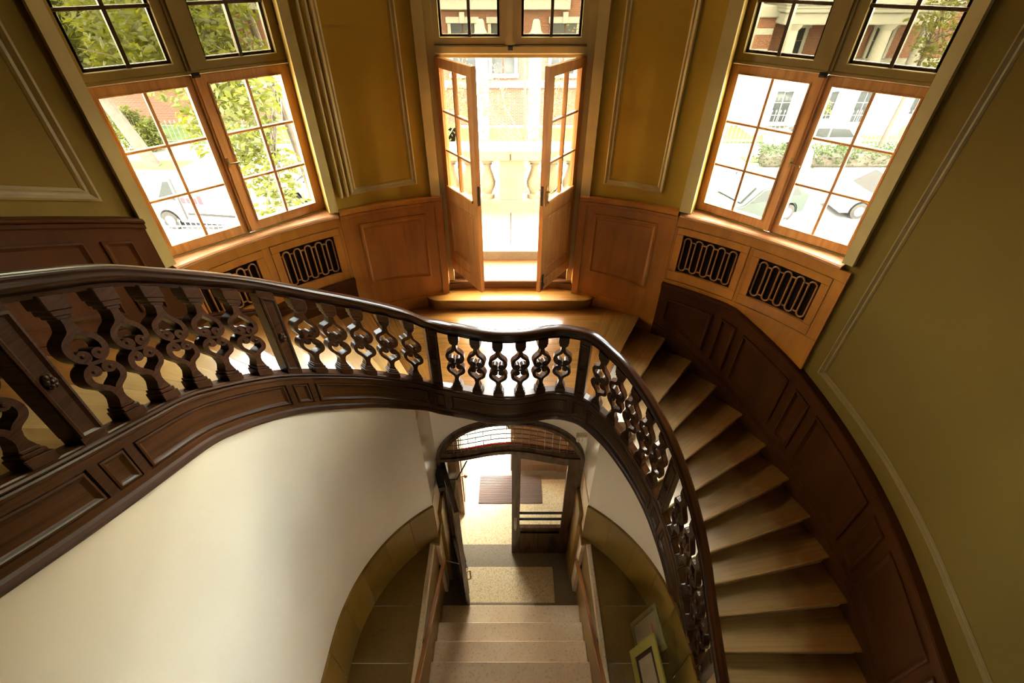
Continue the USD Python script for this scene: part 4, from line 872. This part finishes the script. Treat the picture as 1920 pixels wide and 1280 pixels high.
# portico on the right
PX0, PX1, PY = 13.9, 21.2, 28.2
part(vl, 'portico_podium', box(PX0 - .5, PX1 + .5, PY - .5, YV, ZG, -4.45, .05), B_base)
for x in (14.6, 17.0, 19.0): vwindow(x, -6.85, -5.35, .85, PY - .5)
part(vl, 'entablature', [box(PX0 - .4, PX1 + .4, PY - .35, YV, -2.45, -1.95, .05), box(PX0 - .55, PX1 + .55, PY - .5, YV, -1.95, -1.75, .05), box(PX0 - .75, PX1 + .75, PY - .7, YV, -1.62, -1.38, .05), box(PX0 - .6, PX1 + .6, PY - .55, YV, -1.78, -1.60, .03)], B_white)
for x in (14.2, 16.45, 18.9, 21.0):
    part(vl, 'column', lathe([(.40, 0), (.40, .12), (.34, .18), (.31, .22), (.30, 1.0), (.27, 1.72), (.27, 1.76), (.34, 1.84), (.40, 1.96), (.42, 2.0)], (x, PY, -4.45), 18), B_white)
for x in (15.3, 17.7, 20.0): vwindow(x, -4.35, -2.75, .9)
part(vl, 'brick_pier', box(12.6, 13.55, PY + .6, YV, -4.3, -2.2, .02), B_brick)
for z in (-2.95, -3.85): part(vl, 'stone_band', box(12.6, 13.5, PY + .55, YV, z, z + .28, .02), B_white)
part(vl, 'pier_cap', box(12.3, 13.8, PY + .4, YV, -2.2, -1.7, .05), B_white)
for i, (x, lab) in enumerate(((-1.45, 'white stone gate pillar with pyramid cap, left one before the villa'), (1.25, 'white stone gate pillar with pyramid cap, right one before the villa'))):
    gp = thing('gate_pillar', lab, 'pillar', (x, 27.2, ZG))
    part(gp, 'shaft', box(x - .30, x + .30, 26.9, 27.5, ZG, -2.95, .03), B_white)
    part(gp, 'cap', loft([[(x + a * .42, 27.2 + b * .42, z) for a, b in ((-1, -1), (1, -1), (1, 1), (-1, 1))] for z in (-2.95, -2.80)] + [[(x + a * s_, 27.2 + b * s_, z) for a, b in ((-1, -1), (1, -1), (1, 1), (-1, 1))] for s_, z in ((.30, -2.72), (.22, -2.55), (.16, -2.22), (.10, -2.15))]), B_white)

# fences
M_fence = plain('fence_iron', (0.16, 0.15, 0.13), 0.5)
def fence(name, label, x0, x1, y, z0, h, step, stuff=False):
    f = thing(name, label, 'fence', ((x0 + x1) / 2, y, z0))
    part(f, 'rail', [box(x0, x1, y - .02, y + .02, z0 + .18, z0 + .22, 0), box(x0, x1, y - .02, y + .02, z0 + h - .28, z0 + h - .24, 0)], M_fence)
    n = int((x1 - x0) / step); pk = []
    for i in range(n + 1):
        x = x0 + i * step; m = [box(x - .012, x + .012, y - .012, y + .012, z0, z0 + h - .1, 0), loft([[(x + a * s_, y + b * s_, z) for a, b in ((-1, -1), (1, -1), (1, 1), (-1, 1))] for s_, z in ((.012, z0 + h - .12), (.032, z0 + h - .08), (.004, z0 + h))])]
        if stuff: pk += m
        else: part(f, 'picket', m, M_fence)
    if stuff: part(f, 'pickets', pk, M_fence, kind='stuff')
fence('garden_fence', 'spiked iron garden fence seen low through the left window', -14.5, -7.5, 14.3, ZG, 1.15, .17)
fence('garden_fence', 'spiked iron garden fence seen low through the right window', 7.2, 14.0, 14.3, ZG, 1.15, .17)
fence('villa_fence', 'thin iron fence in front of the villa', 9.5, 34, 26.2, ZG, 1.7, .22, True)
fence('park_fence', 'low iron fence along the lawn behind the trees', -40, -9, 26.2, ZG, 1.2, .25, True)

# foliage
def leaves(rng, centers, radii, n, size, squash=.75, hollow=.35):
    "n folded leaf quads scattered in ellipsoid clumps"
    c = np.asarray(centers, float); r = np.asarray(radii, float)
    k = rng.choice(len(c), n, p=r ** 2 / (r ** 2).sum()); d = rng.normal(size=(n, 3)); d /= np.linalg.norm(d, axis=1, keepdims=True)
    p = c[k] + d * (r[k] * (hollow + (1 - hollow) * rng.random(n) ** .5))[:, None] * [1, 1, squash]
    a = rng.normal(size=(n, 3)); a[:, 2] = -abs(a[:, 2]) * .5; a /= np.linalg.norm(a, axis=1, keepdims=True)
    b = np.cross(a, rng.normal(size=(n, 3))); b /= np.linalg.norm(b, axis=1, keepdims=True); nn = np.cross(a, b)
    L = size * (.7 + .6 * rng.random(n))[:, None]
    v = np.stack([p, p + a * L * .45 + b * L * .26 + nn * L * .08, p + a * L, p + a * L * .45 - b * L * .26 + nn * L * .08], 1).reshape(-1, 3)
    i = np.arange(n) * 4
    return trimesh.Trimesh(v, np.concatenate([np.stack([i, i + 1, i + 2], 1), np.stack([i, i + 2, i + 3], 1)]), process=False)
M_bark = stone('tree_bark', (0.045, 0.033, 0.022), (0.078, 0.061, 0.042), 5.0, 0.9, 0.4); M_twig = plain('young_twig', (0.085, 0.055, 0.02), 0.8)
L_ch = leaf('chestnut_leaf', (0.071, 0.077, 0.004), (0.161, 0.167, 0.007)); L_li = leaf('light_leaf', (0.093, 0.099, 0.012), (0.198, 0.192, 0.031)); L_ye = leaf('pale_spring_leaf', (0.095, 0.070, 0.016), (0.15, 0.115, 0.03)); L_he = leaf('hedge_leaf', (0.031, 0.053, 0.009), (0.062, 0.087, 0.015))
def tree(name, label, base, path, r0, clumps, n, size, material, twigs=8, seed=1, bark=None, group=None):
    rng = np.random.default_rng(seed); t = thing(name, label, 'tree', base, group)
    P = np.array([base] + path, float)
    part(t, 'trunk', tube(P, np.linspace(r0, r0 * .35, len(P)), 10), bark or M_bark)
    br = []
    for c, r in clumps:
        i = rng.integers(max(1, len(P) // 2), len(P)); q = P[i]; c = np.array(c)
        for k in range(max(1, twigs)):
            e = c + rng.normal(size=3) * r * .5; mdl = (q + e) / 2 + rng.normal(size=3) * .12 * r
            br.append(tube([q, mdl, e], [r0 * .22, r0 * .14, r0 * .05], 5))
    part(t, 'branches', br, bark or M_bark)
    part(t, 'foliage', leaves(rng, [c for c, r in clumps], [r for c, r in clumps], n, size), material, False, kind='stuff')
tree('chestnut_tree', 'leafy green chestnut tree with leaning trunk left across the street', (-17.0, 22.7, ZG), [(-17.6, 22.6, -5.2), (-18.3, 22.5, -3.2), (-18.4, 22.3, -1)], .32,
     [((-17.5, 21.5, -1.2), 2.6), ((-14.2, 20.5, -0.4), 2.8), ((-20.5, 22, -1.5), 2.6), ((-16, 20, 1.2), 2.6), ((-19, 21, 1.2), 2.6), ((-14.5, 21, -2.6), 1.6)], 9000, .34, L_ch, 3, 3)
tree('chestnut_tree', 'nearer green tree hanging into the right half of the left window', (-6.3, 14.9, ZG), [(-6.4, 14.8, -5), (-6.6, 14.7, -2.5), (-6.8, 14.6, 0)], .20,
     [((-7.6, 13.6, -3.4), 1.25), ((-8.2, 13.8, -1.9), 1.5), ((-6.9, 13.2, -2.2), 1.3), ((-6.9, 13.4, -4.6), .95), ((-9.4, 14.2, -0.6), 1.6), ((-7.2, 13.4, -.4), 1.5), ((-6.5, 13.0, -5.5), .7), ((-10.2, 14.5, -2.0), 1.0)], 6500, .22, L_ch, 3, 5)
tree('background_tree', 'dense tree mass behind the park fence on the left', (-22, 27.6, ZG), [(-22, 27.6, -4), (-22, 27.6, 0)], .4,
     [((-26, 27, -3), 2.2), ((-20.5, 27.5, -3), 2.0), ((-15.5, 27, -2.5), 2.0), ((-30, 26.6, -2), 2.4), ((-22, 27, .5), 2.4), ((-16, 27, 1), 2.4), ((-33, 27, 1), 2.4)], 7000, .55, L_ch, 2, 7)
tree('street_tree', 'light green young tree before the villa on the right', (19.4, 25.6, ZG), [(19.4, 25.5, -5), (19.2, 25.4, -3), (19.1, 25.4, -1.5)], .12,
     [((19.0, 25.0, -2.6), 1.05), ((20.2, 25, -1.8), 1.2), ((18.4, 25, -1.6), .9), ((19.6, 25, -3.3), .8), ((20.8, 25.2, -0.8), 1.2), ((19.2, 25, -.4), 1.1)], 1500, .22, L_li, 4, 11)
for i, (bx_, lab, ks) in enumerate((((0.25, 10.2), 'bare young tree with pale buds right behind the balcony', 21), ((-1.5, 11.4), 'thin young tree with pale buds left behind the balcony', 22), ((2.6, 12.0), 'thin young tree with green tips right of the balcony', 23))):
    x, y = bx_; rng = np.random.default_rng(ks); t = thing('young_tree', lab, 'tree', (x, y, ZG))
    part(t, 'trunk', tube([(x, y, ZG), (x + .05, y, -5.4), (x, y, -4.0), (x + .06, y, -2.6), (x, y + .05, -1.0)], [.06, .055, .045, .03, .012], 8), M_twig)
    tw = []; tips = []
    for k in range(26):
        z0 = rng.uniform(-5.2, -2.2); a = rng.uniform(0, 2 * PI); l = rng.uniform(.7, 1.5)
        e = np.array([x + math.cos(a) * l * .75, y + math.sin(a) * l * .75, z0 + l * rng.uniform(.7, 1.25)]); mdl = np.array([x + math.cos(a) * l * .5, y + math.sin(a) * l * .5, z0 + l * .38])
        tw.append(tube([(x, y, z0), mdl, e], [.016, .011, .004], 5)); tips += [(mdl + e) / 2, e, mdl]
        for q in range(3):
            s_ = mdl + (e - mdl) * rng.uniform(.1, .9); e2 = s_ + rng.normal(size=3) * .18 + [0, 0, .2]; tw.append(tube([s_, e2], [.006, .003], 4)); tips.append(e2)
    part(t, 'branches', tw, M_twig)
    part(t, 'foliage', leaves(rng, tips, [.16] * len(tips), 1300, .07, 1, 0), L_li if i == 2 else L_ye, False, kind='stuff')
def bush(name, label, c, r, n, size, material, seed, cat='bush'):
    rng = np.random.default_rng(seed); t = thing(name, label, cat, (c[0], c[1], ZG))
    part(t, 'stems', [tube([(c[0] + rng.normal() * .1, c[1], ZG), (c[0] + rng.normal() * r[0] * .5, c[1] + rng.normal() * r[1] * .4, ZG + r[2])], [.02, .008], 5) for _ in range(9)], M_bark)
    d = rng.normal(size=(40, 3)); d /= np.linalg.norm(d, axis=1, keepdims=True); cs = np.array([c[0], c[1], ZG + r[2] * .55]) + d * np.array(r) * .6 * [1, 1, .8]
    part(t, 'foliage', leaves(rng, cs, [min(r) * .45] * 40, n, size, 1, .2), material, False, kind='stuff')
bush('garden_shrub', 'pale flowering shrub beyond the balcony, right half', (1.0, 13.0), (1.6, 1.0, 2.6), 2200, .10, L_ye, 31)
bush('garden_shrub', 'pale green shrub beyond the balcony, left half', (-1.6, 13.4), (1.8, 1.0, 2.8), 2200, .10, L_li, 32)
bush('villa_shrub', 'rounded yellow green bush at the villa fence', (16.3, 26.9), (.8, .5, 2.0), 1300, .14, L_li, 33)
bush('villa_shrub', 'dark green bush beside the villa lawn, further right', (22.6, 25.2), (1.4, .6, 2.0), 2000, .14, L_he, 34)
hg = thing('hedge', 'low clipped hedge across the street below the villa', 'hedge', (15.2, 22.9, ZG))
rng = np.random.default_rng(41); hp = np.stack([rng.uniform(11.8, 18.5, 4200), rng.uniform(22.3, 23.5, 4200), ZG + .05 + .85 * rng.random(4200) ** .7], 1)
part(hg, 'foliage', leaves(rng, hp, np.full(4200, .05), 4200, .13, 1, 0), L_he, False, kind='stuff')
part(hg, 'core', box(12.0, 18.3, 22.5, 23.3, ZG, ZG + .6, .1), M_bark)
bush('park_shrub', 'rounded green shrub on the far lawn left', (-18.8, 25.0), (1.6, .8, 1.9), 2200, .2, L_ch, 36)

# cars
def car(name, label, c, rot, prof_, win, W2, col, wheels, r=.31, z=ZG, extra=None):
    t = thing(name, label, 'car' if 'van' not in name else 'van', (c[0], c[1], z)); a = math.radians(rot); ca, sa = math.cos(a), math.sin(a)
    T = lambda m: mapped(m, lambda x, y, zz: np.stack([c[0] + x * ca - y * sa, c[1] + x * sa + y * ca, z + zz], 1))
    P = Polygon(prof_); arches = unary_union([Point(w, r).buffer(r + .06) for w in wheels]); P = P.difference(arches)
    s1 = P.buffer(-.04); m = mapped(extrude(P, W2 - .10, -(W2 - .10) / 2), lambda x, y, zz: np.stack([x, zz, y], 1)); m2 = mapped(extrude(s1, W2, -W2 / 2), lambda x, y, zz: np.stack([x, zz, y], 1))
    part(t, 'body', [T(m), T(m2)], col)
    for w in win:
        g = mapped(extrude(Polygon(w), W2 + .012, -(W2 + .012) / 2), lambda x, y, zz: np.stack([x, zz, y], 1)); part(t, 'side_window', T(g), B_pane)
    for w in wheels:
        for sg in (-1, 1):
            wl2 = part(t, 'wheel', T(cyl((w, sg * (W2 / 2 - .2), r), (w, sg * (W2 / 2 - .01), r), r, 20)), M_black)
            part(wl2, 'hub_cap', T(cyl((w, sg * (W2 / 2 - .02), r), (w, sg * (W2 / 2 + .005), r), r * .58, 14)), M_steel)
    if extra: extra(t, T)
    return t
C_white = plain('white_car_paint', (0.252, 0.252, 0.246), 0.2); C_dark = plain('dark_green_car_paint', (0.019, 0.024, 0.019), 0.2); C_red = plain('red_lettering', (0.205, 0.009, 0.016), 0.5); C_yel = plain('pale_yellow_car_paint', (0.252, 0.220, 0.142), 0.25); C_blue = plain('blue_tarpaulin', (0.050, 0.088, 0.195), 0.5)
hatch = [(-2.0, .25), (2.0, .25), (2.05, .62), (1.95, .78), (.95, .92), (.30, 1.40), (-1.25, 1.42), (-1.85, .98), (-2.05, .9)]
hwin = [[(-1.6, .98), (-1.2, 1.34), (-.40, 1.36), (-.40, .95)], [(-.32, .95), (-.32, 1.36), (.22, 1.34), (.75, .95)]]
def screen(t, T):
    part(t, 'windscreen', T(lbox(flat((.97, 0, .95), (0, 1, 0), (.6, 0, .8)), -.62, .62, .0, .01, 0, .01)), B_pane) if False else None
    q = np.array([(1.00, -.62, .945), (1.00, .62, .945), (.36, .52, 1.402), (.36, -.52, 1.402)]); n = np.array([.6, 0, .8]) * .03
    part(t, 'windscreen', T(loft([q + n * .0, q + n])), B_pane)
    part(t, 'headlamp', [T(box(1.94, 2.04, sg * .6 - .14, sg * .6 + .14, .60, .76, .02)) for sg in (-1, 1)], M_steel)
vanp = [(-2.4, .30), (2.3, .30), (2.4, .75), (2.2, 1.0), (1.75, 1.15), (1.2, 1.85), (.9, 2.0), (-2.3, 2.02), (-2.42, 1.6)]
def vextra(t, T):
    part(t, 'rub_strip', T(box(-1.6, .7, -.93, .93, .62, .70, 0)), M_black); part(t, 'door_gap', T(box(.78, .86, -.925, .925, .40, 1.9, 0)), M_black)
    part(t, 'lettering', [T(box(-.05 + i * .22, .10 + i * .22, -.93, .93, 1.05, 1.05 + h_, 0)) for i, h_ in enumerate((.30, .20, .20, .20))], C_red)
car('delivery_van', 'white delivery van with red marking parked behind the left fence', (-10.6, 16.6, ZG), 172, vanp, [[(.95, 1.15), (.95, 1.8), (1.15, 1.78), (1.62, 1.15)]], 1.84, C_white, (-1.45, 1.55), .34, extra=vextra)
car('parked_car', 'white parked car on the street right of the delivery van', (-7.4, 18.9, ZG), 185, hatch, hwin, 1.66, C_white, (-1.25, 1.3), extra=screen)
car('parked_car', 'dark green parked car at the fence below the right window', (8.9, 17.0, ZG), 200, hatch, hwin, 1.66, C_dark, (-1.25, 1.3), extra=screen)
car('parked_car', 'pale yellow car parked by the villa lawn', (15.2, 24.9, ZG), 175, hatch, hwin, 1.66, C_yel, (-1.25, 1.3), extra=screen)
car('parked_car', 'white car parked nearer on the street in the right window', (14.4, 17.6, ZG), 180, hatch, hwin, 1.66, C_white, (-1.25, 1.3), extra=screen)
tp = thing('tarpaulin_cover', 'blue tarpaulin draped over a small object across the street', 'tarpaulin', (13.0, 21.2, ZG))
lp = []
for z, s_ in ((0, .42), (.3, .40), (.8, .33), (1.15, .26), (1.3, .15), (1.34, .02)):
    tt_ = np.arange(18) * 2 * PI / 18; rr = s_ * (1 + .12 * np.sin(5 * tt_ + z * 2)); lp.append(np.stack([13.0 + rr * np.cos(tt_), 21.2 + rr * np.sin(tt_) * .8, np.full(18, ZG + z)], 1))
part(tp, 'cover', loft(lp), C_blue, 50)
